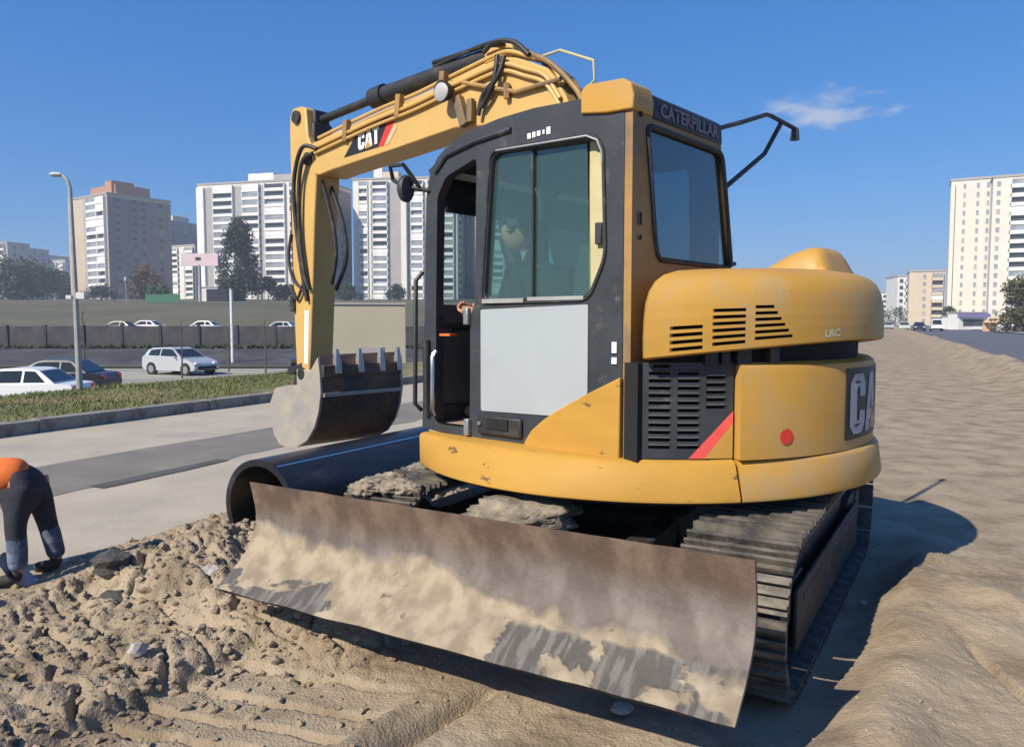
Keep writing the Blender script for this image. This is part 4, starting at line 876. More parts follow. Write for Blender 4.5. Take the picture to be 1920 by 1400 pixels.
# ------------------------------------------------------------------ people
def skin_body(name, V_, E_, Rr, m, parent, sub=2, root=0):
    me = bpy.data.meshes.new(name); me.from_pydata(V_, E_, []); o = bpy.data.objects.new(name, me); COL.objects.link(o)
    o.modifiers.new('skin', 'SKIN'); sv = me.skin_vertices[0].data
    for i, r_ in enumerate(Rr): sv[i].radius = (r_, r_) if not isinstance(r_, tuple) else r_; sv[i].use_root = (i == root)
    s_ = o.modifiers.new('sub', 'SUBSURF'); s_.levels = sub; s_.render_levels = sub
    dg = bpy.context.evaluated_depsgraph_get(); m2 = bpy.data.meshes.new_from_object(o.evaluated_get(dg)); bpy.data.objects.remove(o)
    m2.name = name; m2.materials.clear(); m2.materials.append(M[m]); m2.polygons.foreach_set('use_smooth', [True]*len(m2.polygons))
    return link(name, m2, parent)
def chain(pts): return [(i, i+1) for i in range(len(pts)-1)]
def hand(parent, wrist, d, side_, curl, m='skin'):
    """palm plus four fingers and a thumb, curled about a bar"""
    w_ = Vector(wrist); d = Vector(d).normalized(); s_ = Vector(side_).normalized(); n_ = d.cross(s_).normalized(); Vv = [w_, w_+d*.05, w_+d*.085]; Ee = [(0, 1), (1, 2)]; Rr = [.026, .032, .030]
    for k, (o_, l_) in enumerate(((-.03, .072), (-.01, .082), (.01, .076), (.03, .06))):
        b0 = w_ + d*.075 + s_*o_; b1 = b0 + d*l_*.4 + n_*l_*.15*curl; b2 = b1 + d*l_*.05 + n_*l_*.5*curl; b3 = b2 - d*l_*.3*curl + n_*l_*.15
        i0 = len(Vv); Vv += [b0, b1, b2, b3]; Ee += [(2, i0), (i0, i0+1), (i0+1, i0+2), (i0+2, i0+3)]; Rr += [.010, .0095, .009, .008]
    t0 = w_ + d*.03 - s_*.035; i0 = len(Vv); Vv += [t0, t0 - s_*.03 + d*.025 + n_*.02, t0 - s_*.03 + d*.05 + n_*.045]; Ee += [(1, i0), (i0, i0+1), (i0+1, i0+2)]; Rr += [.014, .012, .010]
    return skin_body('hand', [tuple(v) for v in Vv], Ee, Rr, m, parent, 1)
def face(parent, c, fwd, up, r=.1):
    c = Vector(c); f_ = Vector(fwd).normalized(); u_ = Vector(up); u_ = (u_ - f_*u_.dot(f_)).normalized(); s_ = f_.cross(u_)
    b = bmesh.new(); bmesh.ops.create_uvsphere(b, u_segments=24, v_segments=18, radius=1)
    for v in b.verts:
        x, y, z = v.co; k = 1 - .16*max(0, -z)*(1-max(0, y)*.3); nose = .20*math.exp(-((x/.13)**2 + ((z+.08)/.18)**2)) if y > 0 else 0
        brow = .05*math.exp(-((z-.22)/.1)**2) if y > .5 else 0; eye = -.07*(math.exp(-(((abs(x)-.33)/.16)**2 + ((z-.08)/.1)**2))) if y > 0 else 0
        mouth = -.04*math.exp(-((x/.28)**2 + ((z+.46)/.04)**2)) if y > 0 else 0; chin = .06*math.exp(-((x/.3)**2 + ((z+.8)/.2)**2)) if y > 0 else 0
        v.co = c + s_*(x*.78*r*k) + f_*((y*.95 + nose+brow+eye+mouth+chin)*r) + u_*(z*1.15*r)
    me = bpy.data.meshes.new('head'); b.to_mesh(me); b.free(); me.materials.append(M['skin']); me.polygons.foreach_set('use_smooth', [True]*len(me.polygons)); h_ = link('head', me, parent)
    mb = MB()
    for sx in (-1, 1): mb.tube([tuple(c + s_*sx*.076 + u_*.01 - f_*.004 + s_*sx*.0), tuple(c + s_*sx*.088 + u_*.012 - f_*.012)], [.026, .02], 10)
    mb.build('ear', 'skin', h_)
    mb = MB()
    for sx in (-1, 1): mb.tube([tuple(c + s_*sx*.033 + u_*.01 + f_*.083), tuple(c + s_*sx*.033 + u_*.01 + f_*.089)], [.007, .004], 8)
    mb.build('eye', 'blackprint', h_); return h_
# labourer, bent forward over a shovel; local frame: x = the way he faces (to the left of the picture), z up
wx, wy = -2.83, 4.48
W = thing('person', 'worker in orange vest and dark trousers bent over a shovel by the street', 'person', (wx, wy, .01), R(195)); W.scale = (.77, .77, .77)
# x forward; y left.  Right leg (towards the camera) is behind
JL = [(.02, .10, .84), (.06, .13, .46), (.05, .15, .09)]; JR = [(-.02, -.10, .84), (-.06, -.13, .46), (-.13, -.15, .09)]
Vb = [(-.02, 0, .86), (.16, 0, .90), (.34, 0, .86), (.47, 0, .79), (.56, 0, .735), (.62, 0, .69)] + JL + [(.06, .15, .05), (.20, .17, .03)] + JR + [(-.12, -.15, .05), (.03, -.17, .03)] + \
     [(.46, .18, .77), (.44, .24, .52), (.56, .14, .33)] + [(.46, -.18, .77), (.40, -.24, .54), (.46, -.13, .44)]
Eb = [(0, 1), (1, 2), (2, 3), (3, 4), (4, 5), (0, 6), (6, 7), (7, 8), (8, 9), (9, 10), (0, 11), (11, 12), (12, 13), (13, 14), (14, 15), (3, 16), (16, 17), (17, 18), (3, 19), (19, 20), (20, 21)]
Rb = [.12, .115, .13, .12, .055, .05, .085, .055, .038, .04, .03, .085, .055, .038, .04, .03, .055, .042, .03, .055, .042, .03]
dn = lambda L_: [(x, y, z - .11*float(ss(np.array(z), .3, .8))) for x, y, z in L_]
Rb = [r_*(.8 if i in (0, 6, 11) else 1) for i, r_ in enumerate(Rb)]
body = skin_body('body', dn(Vb), Eb, Rb, 'skin', W)
tv = [(-.02, 0, .88), (.08, 0, .90), (.02, .10, .82), (.05, .12, .64), (.065, .132, .46), (.05, .14, .26), (.05, .15, .11), (-.02, -.10, .82), (-.04, -.12, .64), (-.065, -.132, .46), (-.10, -.14, .26), (-.13, -.15, .11)]
skin_body('trousers', dn(tv), [(0, 1), (0, 2), (2, 3), (3, 4), (4, 5), (5, 6), (0, 7), (7, 8), (8, 9), (9, 10), (10, 11)], [.118, .118, .105, .09, .076, .07, .066, .105, .095, .078, .07, .066], 'navy', body)
for lx in ((.06, .13, .44), (-.07, -.13, .44)):
    e_ = (.05, .15, .10) if lx[1] > 0 else (-.13, -.15, .10); mid = tuple((a+b_)/2 for a, b_ in zip(lx, e_))
    skin_body('trouser_leg', dn([lx, mid, e_]), [(0, 1), (1, 2)], [.083, .075, .070], 'jeans', body)
skin_body('jacket', dn([(.12, 0, .89), (.22, 0, .895), (.36, 0, .86), (.47, 0, .79), (.46, .19, .77), (.45, .23, .62), (.45, .24, .5), (.52, .18, .40), (.46, -.19, .77), (.42, -.23, .64), (.40, -.24, .54), (.44, -.17, .47)]),
          [(0, 1), (1, 2), (2, 3), (3, 4), (4, 5), (5, 6), (6, 7), (3, 8), (8, 9), (9, 10), (10, 11)], [.115, .125, .14, .13, .075, .06, .055, .045, .075, .06, .055, .045], 'navy', body)
skin_body('vest', dn([(-.02, 0, .92), (.14, 0, .92), (.34, 0, .865), (.44, 0, .81), (.52, 0, .76)]), [(0, 1), (1, 2), (2, 3), (3, 4)], [.122, .16, .174, .168, .12], 'orange', body)
for sx, bx_ in ((1, (.06, .15)), (-1, (-.12, -.15))):
    skin_body('boot', [(bx_[0], bx_[1], .14), (bx_[0], bx_[1], .055), (bx_[0]+.07, bx_[1]+sx*.01, .045), (bx_[0]+.17, bx_[1]+sx*.02, .035)], [(0, 1), (1, 2), (2, 3)], [.056, .056, .05, .036], 'boot', body)
hd = face(W, (.70, 0, .56), (.45, 0, -.9), (.75, 0, .6)); lump('cap', (.725, 0, .60), .11, .085, .085, 'orange', hd, 1)
hand(body, (.56, .14, .33), (.1, -.6, -.8), (.7, 0, -.6), .8); hand(body, (.46, -.13, .44), (.1, .6, -.8), (.7, 0, -.6), .8)
# shovel held across the front
SH = thing('shovel', 'wooden handled steel shovel held low by the bent worker', 'shovel', (0, 0, 0))
Mw = Matrix.Translation(W.location) @ Matrix.Rotation(R(195), 4, 'Z')
hp = [Mw @ Vector(p) for p in ((.62, .30, .62), (.55, .07, .27), (.10, -.12, .055))]
blade_c = Vector((-2.84, 4.37, .05)); top_p = Vector((-3.25, 4.34, .50))
axis = (blade_c - top_p).normalized()
mb = MB(); mb.tube([top_p, blade_c - axis*.16], .017, 10); mb.build('handle', 'polewhite', SH)
mb = MB(); sd = axis.cross(Vector((0, 0, 1))).normalized(); nn = sd.cross(axis).normalized(); rows = []
for i, (l_, w_, dp_) in enumerate(((-.17, .02, .012), (-.13, .07, 0), (-.03, .09, -.006), (.05, .075, -.002), (.10, .02, .004))): rows.append([tuple(blade_c + axis*l_ + sd*w_*s_ + nn*(dp_ + .022*s_*s_)) for s_ in (-1, -.5, 0, .5, 1)])
mb.loft(rows + [[tuple(Vector(p) - nn*.004) for p in r_] for r_ in rows[::-1]], closed=False); mb.build('scoop', 'steel', SH)
# operator seated in the cab
ML = Matrix.Translation((O[0], O[1], 0)) @ Matrix.Rotation(R(139.03), 4, 'Z')
OPp = ML @ Vector((.17, .64, 1.36)); OP = thing('person', 'operator with tanned face and dark jacket seated inside the excavator cab', 'person', OPp, R(139.03))
Vb = [(0, 0, .09), (.03, 0, .25), (.08, 0, .42), (.14, 0, .50), (.18, 0, .57), (.22, .09, .09), (.42, .11, .07), (.47, .11, -.34), (.56, .11, -.38), (.22, -.09, .09), (.42, -.11, .07), (.47, -.11, -.34), (.56, -.11, -.38),
      (.10, .18, .43), (.14, .25, .20), (.32, .28, .22), (.10, -.18, .43), (.14, -.25, .20), (.32, -.28, .22)]
Eb = [(0, 1), (1, 2), (2, 3), (3, 4), (0, 5), (5, 6), (6, 7), (7, 8), (0, 9), (9, 10), (10, 11), (11, 12), (2, 13), (13, 14), (14, 15), (2, 16), (16, 17), (17, 18)]
ob = skin_body('body', Vb, Eb, [.12, .12, .13, .055, .05, .085, .06, .04, .035, .085, .06, .04, .035, .055, .043, .032, .055, .043, .032], 'skin', OP)
skin_body('jacket', [(0, 0, .11), (.03, 0, .25), (.08, 0, .41), (.10, .19, .43), (.14, .255, .2), (.27, .28, .215), (.10, -.19, .43), (.14, -.255, .2), (.27, -.28, .215)], [(0, 1), (1, 2), (2, 3), (3, 4), (4, 5), (2, 6), (6, 7), (7, 8)], [.14, .145, .148, .072, .058, .045, .072, .058, .045], 'teal', ob)
skin_body('trousers', [(0, 0, .08), (.22, .09, .09), (.43, .11, .06), (.47, .11, -.3), (.22, -.09, .09), (.43, -.11, .06), (.47, -.11, -.3)], [(0, 1), (1, 2), (2, 3), (0, 4), (4, 5), (5, 6)], [.135, .10, .075, .055, .10, .075, .055], 'navy', ob)
oh = face(OP, (.24, .02, .675), (1, .1, -.1), (0, 0, 1)); lump('hair', (.205, .02, .715), .108, .088, .088, 'hair', oh, 6)
for s_ in (1, -1): hand(ob, (.32, s_*.28, .22), (1, 0, 0), (0, s_, 0), .8)

# ------------------------------------------------------------------ cars
def car(label, paint, loc, yaw, kind='sedan', group=None, name='parked_car'):
    r = thing(name, label, 'car', loc, yaw, group); L = 4.2 if kind != 'van' else 4.6
    if kind == 'sedan':
        low = [(-2.1, .35), (-2.12, .62), (-2.05, .92), (-1.45, .97), (-.6, .95), (.85, .93), (1.55, .82), (2.02, .66), (2.1, .45), (2.05, .3), (1.75, .24), (-1.8, .24)]
        gh = [(-1.55, .96), (-1.0, 1.38), (-.75, 1.425), (.0, 1.43), (.25, 1.38), (1.0, .92)]; wins = [[(-1.28, 1.0), (-.93, 1.34), (-.62, 1.36), (-.62, 1.0)], [(-.55, 1.0), (-.55, 1.365), (.0, 1.365), (.22, 1.33), (.70, 1.0)]]
    elif kind == 'hatch':
        low = [(-1.98, .35), (-2.0, .62), (-1.95, 1.0), (-1.6, 1.02), (-.6, .97), (.85, .95), (1.5, .84), (1.92, .66), (2.0, .45), (1.95, .3), (1.7, .24), (-1.75, .24)]
        gh = [(-1.88, 1.0), (-1.62, 1.36), (-1.2, 1.45), (-.1, 1.47), (.2, 1.42), (1.0, .94)]; wins = [[(-1.55, 1.04), (-1.42, 1.33), (-.68, 1.40), (-.68, 1.02)], [(-.6, 1.02), (-.6, 1.40), (.0, 1.40), (.22, 1.36), (.74, 1.0)]]
    else:
        low = [(-2.3, .35), (-2.32, 1.0), (-1.6, 1.02), (.9, 1.0), (1.9, .9), (2.25, .7), (2.3, .4), (-1.9, .28)]
        gh = [(-2.3, 1.0), (-2.2, 1.95), (-1.9, 2.0), (.5, 2.0), (.8, 1.9), (1.5, 1.0)]; wins = [[(.1, 1.1), (.1, 1.7), (.65, 1.7), (1.15, 1.1)]]
    zt = max(z for _, z in gh); hw = lambda z: .84 if z < .95 else .82 - .20*(z-.95)/(zt-.95)
    mb = MB().plate([rnd(low, .1, 3)], sideY, -.84, .84); mb.plate([rnd(gh, .06, 2)], lambda x, z, t_: (x, t_*hw(z), z), -1, 1); body_ = mb.build('body', paint, r, smooth=40, bevel=.03)
    for pw in wins:
        for s_ in (-1, 1): MB().plate([pw], lambda x, z, t_: (x, s_*(hw(z)+t_), z), -.01, .006).build('side_window', 'carglass', r)
    def scr(i, j, nm):
        (x0, z0), (x1, z1) = gh[i], gh[j]; d = Vector((x1-x0, z1-z0)).normalized(); nx, nz_ = (-d.y, d.x)
        if nx*(x0) < 0: nx, nz_ = -nx, -nz_
        P_ = [(x0+(x1-x0)*k, z0+(z1-z0)*k) for k in (.1, .92)]
        MB().add([(x+nx*.012, y*(hw(z)-.07), z+nz_*.012) for (x, z) in P_ for y in (-1, 1)], [(0, 1, 3, 2)]).build(nm, 'carglass', r)
    scr(len(gh)-2, len(gh)-1, 'windscreen'); scr(0, 1, 'rear_window')
    for x in (-1.28, 1.3):
        for s_ in (-1, 1):
            mb = MB(); mb.tube([(x, s_*.70, .31), (x, s_*.853, .31)], .37, 20); mb.build('wheel_arch', 'void', r)
            mb = MB(); mb.tube([(x, s_*.68, .31), (x, s_*.865, .31)], .31, 20); wh = mb.build('wheel', 'tyre', r)
            mb = MB(); mb.tube([(x, s_*.86, .31), (x, s_*.875, .31)], .2, 14); mb.build('rim', 'rim', wh)
    fx = max(x for x, _ in low); rx = min(x for x, _ in low)
    for s_ in (-1, 1):
        MB().box((fx-.08, s_*.62, .66), (.16, .3, .13)).build('headlight', 'lamp_clear', r, bevel=.03); MB().box((rx+.05, s_*.66, .80), (.1, .26, .16)).build('tail_light', 'lamp_red', r, bevel=.02)
        MB().box((.62, s_*.93, .98), (.1, .16, .1)).build('mirror', paint, r, bevel=.02)
    MB().box((fx-.04, 0, .42), (.1, 1.2, .16)).build('grille', 'void', r)
    return r
tz = lambda x, y: float(terrain_z(np.array([float(x)]), np.array([float(y)]))[0])
def px_at(px, Y): return (px-960)/1450*Y
car('white saloon parked behind the grass verge beside the lamp post', 'carwhite', (px_at(26, 24.5), 24.5, -1.36), R(186), 'sedan')
car('dark saloon parked behind the white saloon', 'cardark', (px_at(98, 28.6), 28.6, -1.3), R(185), 'sedan')
car('silver hatchback parked beyond the verge with its bonnet to the right', 'carsilver', (px_at(338, 42), 42, -1.33), R(-26), 'hatch')
for px_, Y, pt, lb in ((222, 80, 'cardark', 'dark car roof behind the dark wall, left of the silver hatchback'), (272, 82, 'carwhite', 'white car roof behind the dark wall above the silver hatchback'), (380, 81, 'carsilver', 'silver car roof behind the dark wall below the poplar'), (525, 79, 'carsilver', 'silver car roof behind the dark wall beside the digging arm')):
    X_ = px_at(px_, Y); car(lb, pt, (X_, Y, tz(X_, Y)+.02), R(180), 'sedan', 'cars behind the dark wall')
wl = thing('boundary_wall', 'long dark grey panel wall along the road beyond the parked cars', 'wall', (0, 60.6, -.75))
pm = MB().box((0, 0, .98), (2.94, .12, 1.9)).mesh('panel', 'wallpanel', 0); qm = MB().box((0, -.03, 1.0), (.2, .22, 2.02)).mesh('post', 'wallpost', 0)
for k in range(26):
    x = -74 + 3.0*k; o = link('panel', pm, wl, loc=(x, 0, random.uniform(-.03, .03)), rot=(random.uniform(-.02, .02), 0, 0)); link('post', qm, wl, loc=(x+1.5, 0, 0))
hg = thing('hedge', 'dark clipped hedge strip on the near side of the dark wall', 'hedge', (0, 59.6, -.95))
nh = 14000; hx = RNG.uniform(-72, 2, nh); hy = RNG.normal(0, .25, nh); hzz = RNG.random(nh)*.55; c_ = np.stack([hx, hy, hzz], -1); d1 = RNG.normal(0, .13, (nh, 3)); d2 = RNG.normal(0, .13, (nh, 3))
tri_soup('foliage', np.stack([c_-d1, c_+d2, c_+d1], 1), 'leaf_dark', hg)
for px_, Y, pt, kd, lb in ((1694, 132, 'cargreen', 'hatch', 'pale green car on the far road, right of the machine'), (1722, 128, 'cardark', 'hatch', 'black car between the pale green car and the white van'), (1754, 126, 'carwhite', 'van', 'white van on the road at the far right'), (1664, 150, 'carsilver', 'sedan', 'silver car farthest along the road at the machine tail')):
    car(lb, pt, (px_at(px_, Y), Y, 0 if px_ > 1700 else 0), R(-114), kd, 'cars along the right road', 'car')

# ------------------------------------------------------------------ buildings
def tower(name, label, Nx, Ny, zb, phi, w_, d_, h_, floors, front, right, wall, cat='building', roofbox=None, pale=False, top=1.2):
    """corner N nearest the camera; the front face runs to the left of it, the right face runs away from it"""
    r = thing(name, label, cat, (Nx, Ny, zb), -R(phi)); H = h_
    MB().box((-w_/2, d_/2, H/2-1), (w_, d_, H+2)).build('wall', wall, r, smooth=0)
    MB().box((-w_/2, d_/2, H+.35), (w_+.5, d_+.5, .7)).build('roof', 'panel_grey', r, smooth=0)
    fh = (H - top)/floors
    for face_, cols, span in (('f', front, w_), ('r', right, d_)):
        for (c0, c1, ty, *opt) in cols:
            wd = (c1-c0)*span; mid = (c0+c1)/2*span
            place = (lambda o, z, off=0: setattr(o, 'location', (-span+mid, -off, z))) if face_ == 'f' else (lambda o, z, off=0: setattr(o, 'location', (off, mid, z)))
            rot = 0 if face_ == 'f' else PI/2
            if ty == 'p':         # a projecting full-height pier
                o = MB().box((0, -.45, H/2-.5), (wd, .9, H-1)).build('pier', opt[0] if opt else wall, r, smooth=0); place(o, 0); o.rotation_euler = (0, 0, rot); continue
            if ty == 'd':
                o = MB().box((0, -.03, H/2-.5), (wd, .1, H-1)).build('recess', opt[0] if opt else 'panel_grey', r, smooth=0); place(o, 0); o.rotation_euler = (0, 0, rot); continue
            if ty == 'b':
                bm_ = MB().box((0, -.55, .55), (wd, 1.1, 1.1)).box((-wd/2+.1, -.55, fh/2), (.2, 1.1, fh)).box((wd/2-.1, -.55, fh/2), (.2, 1.1, fh)).mesh('balcony', opt[0] if opt else 'balcony', 0)
                wm = [MB().box((0, -.05, 0), (wd*.92, .14, fh*.55)).mesh('window', k, 0) for k in ('winglass', 'win_pale')]
                gm = [MB().box((0, -1.0, 0), (wd*.94, .1, fh*.52)).mesh('window', k, 0) for k in ('win_pale', 'balcony')]
            else:
                nw = opt[0] if opt else max(1, int(wd/3))
                wm = [MB().box((0, -.04, 0), (min(1.7, wd/nw*.62), .12, fh*.52)).mesh('window', k, 0) for k in (('win_pale', 'win_faint') if pale else ('winglass', 'win_pale'))]
            for k in range(floors):
                z = top*.5 + k*fh
                if ty == 'b':
                    o = link('balcony', bm_, r); place(o, z); o.rotation_euler = (0, 0, rot)
                    u_ = random.random(); o = link('window', (gm[0] if u_ < .35 else gm[1] if u_ < .52 else wm[0] if u_ < .9 else wm[1]), r); place(o, z+fh*.66); o.rotation_euler = (0, 0, rot)
                else:
                    for i in range(nw):
                        o = link('window', wm[0] if random.random() < .75 else wm[1], r); place(o, z+fh*.55); o.rotation_euler = (0, 0, rot)
                        sh_ = (i+.5)/nw*wd-wd/2
                        if face_ == 'f': o.location.x += sh_
                        else: o.location.y += sh_
    if roofbox:
        for (x0, x1, y0, y1, hh_, m_) in roofbox:
            MB().box(((x0+x1)/2, (y0+y1)/2, H+hh_/2+.4), (x1-x0, y1-y0, hh_)).build('machine_room', m_, r, smooth=0)
        x0, x1, y0, y1, hh_, m_ = roofbox[0]
        for k in range(4):
            ax, ay = x0+(x1-x0)*random.random(), y0+(y1-y0)*random.random(); MB().tube([(ax, ay, H+hh_), (ax, ay, H+hh_+random.uniform(1.5, 4))], .12, 5).build('antenna', 'pole', r)
    return r
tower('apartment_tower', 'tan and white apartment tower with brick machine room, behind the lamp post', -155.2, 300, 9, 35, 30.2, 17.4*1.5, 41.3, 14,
      [(.0, .40, 'd', 'panel_tan'), (.40, .52, 'd', 'panel_grey'), (.52, .78, 'b'), (.78, .97, 'b')], [(.0, 1.0, 'd', 'panel_shaded'), (.02, .28, 'w', 1), (.34, .62, 'w', 2), (.70, .96, 'w', 1)], 'panel_tan', roofbox=[(-20, -1, 4, 18, 4, 'brick'), (-7, -2, 3, 12, 5.4, 'brick')])  # right face sheeted in a darker tone that paints in its shade
tower('apartment_tower', 'shaded grey apartment block seen between the brick-topped tower and the white tower', -191.2, 420, 12.5, 20, 3.3, 31.4*1.6, 44, 15, [(.1, .9, 'p', 'balcony')], [(.03, .3, 'w', 2), (.36, .62, 'w', 2), (.68, .97, 'w', 2)], 'panel_shaded', roofbox=[(-3, 0, 12, 24, 3, 'panel_beige')])  # walls toned dark so the block's shade sits in the colour
tower('apartment_block', 'lower white block in front of the shaded grey block', -146.5, 360, 11.5, 25, 25.1, 12, 25, 9, [(.0, .18, 'w', 1), (.18, .3, 'p', 'balcony'), (.34, .6, 'b'), (.64, .76, 'p', 'panel_white'), (.78, .98, 'b')], [(.1, .9, 'w', 2)], 'panel_warm')
tower('apartment_tower', 'broad white apartment tower with balcony bands behind the poplar and digging arm', -72.0, 290, 8.5, 15, 51.5, 27.1, 45.5, 15,
      [(.0, .06, 'p', 'balcony'), (.07, .13, 'd', 'panel_grey'), (.14, .31, 'b'), (.32, .38, 'd', 'panel_grey'), (.39, .53, 'b'), (.54, .57, 'd', 'panel_grey'), (.575, .74, 'b'), (.78, .96, 'b')],
      [(.0, 1.0, 'd', 'panel_shaded'), (.1, .3, 'w', 1), (.6, .8, 'w', 1)], 'panel_warm', roofbox=[(-33, -22, 6, 14, 4.2, 'panel_white'), (-22, -14, 6, 14, 3.4, 'panel_grey')])  # side face darkened by colour for its shade
tower('apartment_tower', 'white apartment tower with two balcony columns seen between digging arm and cab', -21.0, 300, 9, 8, 41.5, 20, 47.5, 16,
      [(.0, .05, 'd', 'panel_white'), (.06, .15, 'b'), (.16, .18, 'p', 'panel_white'), (.19, .34, 'b'), (.36, .46, 'd', 'panel_grey'), (.48, .52, 'p', 'panel_white'), (.53, .56, 'd', 'winglass'), (.56, .68, 'b'), (.72, .84, 'b'), (.87, .97, 'b')],
      [(.1, .4, 'w', 2)], 'panel_warm', roofbox=[(-34, -30.5, 3, 8, 4.6, 'panel_white'), (-30.4, -24, 3, 8, 3, 'panel_beige')])
tower('apartment_tower', 'pale apartment tower seen only through the cab windows', px_at(975, 310), 310, 9, -14, 18, 18, 41, 14, [(.05, .3, 'b'), (.36, .62, 'b'), (.68, .95, 'b')], [(.1, .9, 'w', 2)], 'panel_white')
for i, (x0, Y, w2, h2, lb, wl_) in enumerate(((60, 500, 34, 36, 'hazy grey block low on the skyline at the far left edge', 'panel_grey'), (100, 520, 12, 33, 'hazy block just left of the lamp post, on the skyline', 'panel_warm'), (128, 480, 9, 27, 'small cream block peeping out left of the brick-topped tower', 'panel_white'), (22, 480, 26, 38, 'hazy tall slab at the far left edge', 'panel_grey'))):
    tower('apartment_block', lb, px_at(x0, Y), Y, 12, 15, w2, 16, h2, 9, [(.08, .3, 'b'), (.38, .6, 'w', 2), (.68, .92, 'b')], [(.1, .9, 'w', 2)], wl_)
# right side
tower('apartment_tower', 'tall pale tower with balcony bands at the right edge, taller front wing', px_at(2040, 225), 225, -.3, 28, 25.2, 10, 45.0, 16, [(.03, .09, 'w', 1), (.18, .40, 'b'), (.46, .62, 'b'), (.66, .8, 'b'), (.84, .97, 'b')], [(.1, .9, 'w', 2)], 'panel_warm', pale=True)
tower('apartment_tower', 'plain pale tower wing with two thin window columns right of the road', px_at(1850, 250), 250, -.3, 28, 11.7, 10, 47.4, 16, [(.02, .10, 'p', 'panel_warm'), (.28, .38, 'w', 1), (.60, .70, 'w', 1), (.76, .80, 'd', 'panel_white'), (.84, .94, 'w', 1)], [(.1, .9, 'w', 2)], 'panel_warm', pale=True)
tower('apartment_block', 'peach block with stacked balconies left of the plain tower wing', 167.2, 300, -.3, 25, 12.5, 16, 21.2, 7, [(.04, .3, 'd', 'panel_beige'), (.36, .5, 'w', 1), (.62, .95, 'b', 'panel_beige')], [(.1, .9, 'w', 3)], 'panel_beige', pale=True)
tower('apartment_block', 'slim cream block tucked behind the peach block', px_at(1704, 340), 340, -.3, 10, 5.5, 16, 21.5, 7, [(.1, .5, 'w', 1), (.55, .95, 'b')], [(.1, .9, 'w', 3)], 'panel_white')
tower('apartment_block', 'low pinkish white block at the end of the road by the machine tail', 193.9, 380, -.3, 20, 15, 16, 16, 6, [(.05, .4, 'w', 2), (.46, .7, 'w', 2), (.75, .95, 'b')], [(.1, .9, 'w', 3)], 'panel_white')
tower('apartment_block', 'long pale block hidden behind the machine hood', px_at(1560, 420), 420, -.3, 12, 60, 16, 14, 5, [(.05, .3, 'w', 6), (.36, .62, 'w', 6), (.68, .95, 'w', 6)], [(.1, .9, 'w', 3)], 'panel_warm')
for x, Y, w2, h2, m_, lb in ((1812, 150, 6, 3.2, 'purple', 'violet kiosk with white sign below the tall tower'), (1790, 158, 4, 2.6, 'panel_white', 'small white kiosk left of the violet kiosk')):
    k_ = thing('kiosk', lb, 'kiosk', (px_at(x, Y), Y, 0), R(8))
    MB().box((0, 0, h2/2), (w2, 3, h2)).build('wall', 'panel_white', k_, smooth=0); MB().box((0, -1.7, h2-.5), (w2+.3, .9, .7)).build('awning', m_, k_, smooth=0); MB().box((0, -1.52, h2*.42), (w2*.7, .1, h2*.4)).build('window', 'winglass', k_, smooth=0); MB().box((0, 0, h2+.1), (w2+.4, 3.4, .2)).build('roof', 'panel_grey', k_, smooth=0)
tn_ = thing('market_tent', 'peach canvas market tent beside the tree at the right edge', 'tent', (px_at(1860, 118), 118, 0)); tn_.scale = (.6, .6, .75); MB().box((0, 0, 2.5), (3.6, 3, 1.3), tp=.12).build('canopy', 'tentorange', tn_, smooth=0)
for sx in (-1, 1):
    for sy in (-1, 1): MB().tube([(sx*1.7, sy*1.4, 0), (sx*1.7, sy*1.4, 1.9)], .04).build('leg', 'pole', tn_)
MB().box((0, 1.4, 1.0), (3.4, .05, 1.9)).build('back_sheet', 'tentorange', tn_, smooth=0)
sh = thing('shed', 'plain beige sheet metal shed seen just above the bucket teeth', 'shed', (px_at(682, 30), 30, -1.5), R(12))
MB().box((0, 1.2, 1.8), (3.22, 2.4, 3.75)).build('wall', 'shed', sh, smooth=0); MB().box((0, 1.2, 3.72), (3.28, 2.5, .08)).build('roof', 'panel_grey', sh, smooth=0); MB().box((.3, -.01, 1.05), (.9, .06, 2.0)).build('door', 'panel_grey', sh, smooth=0)

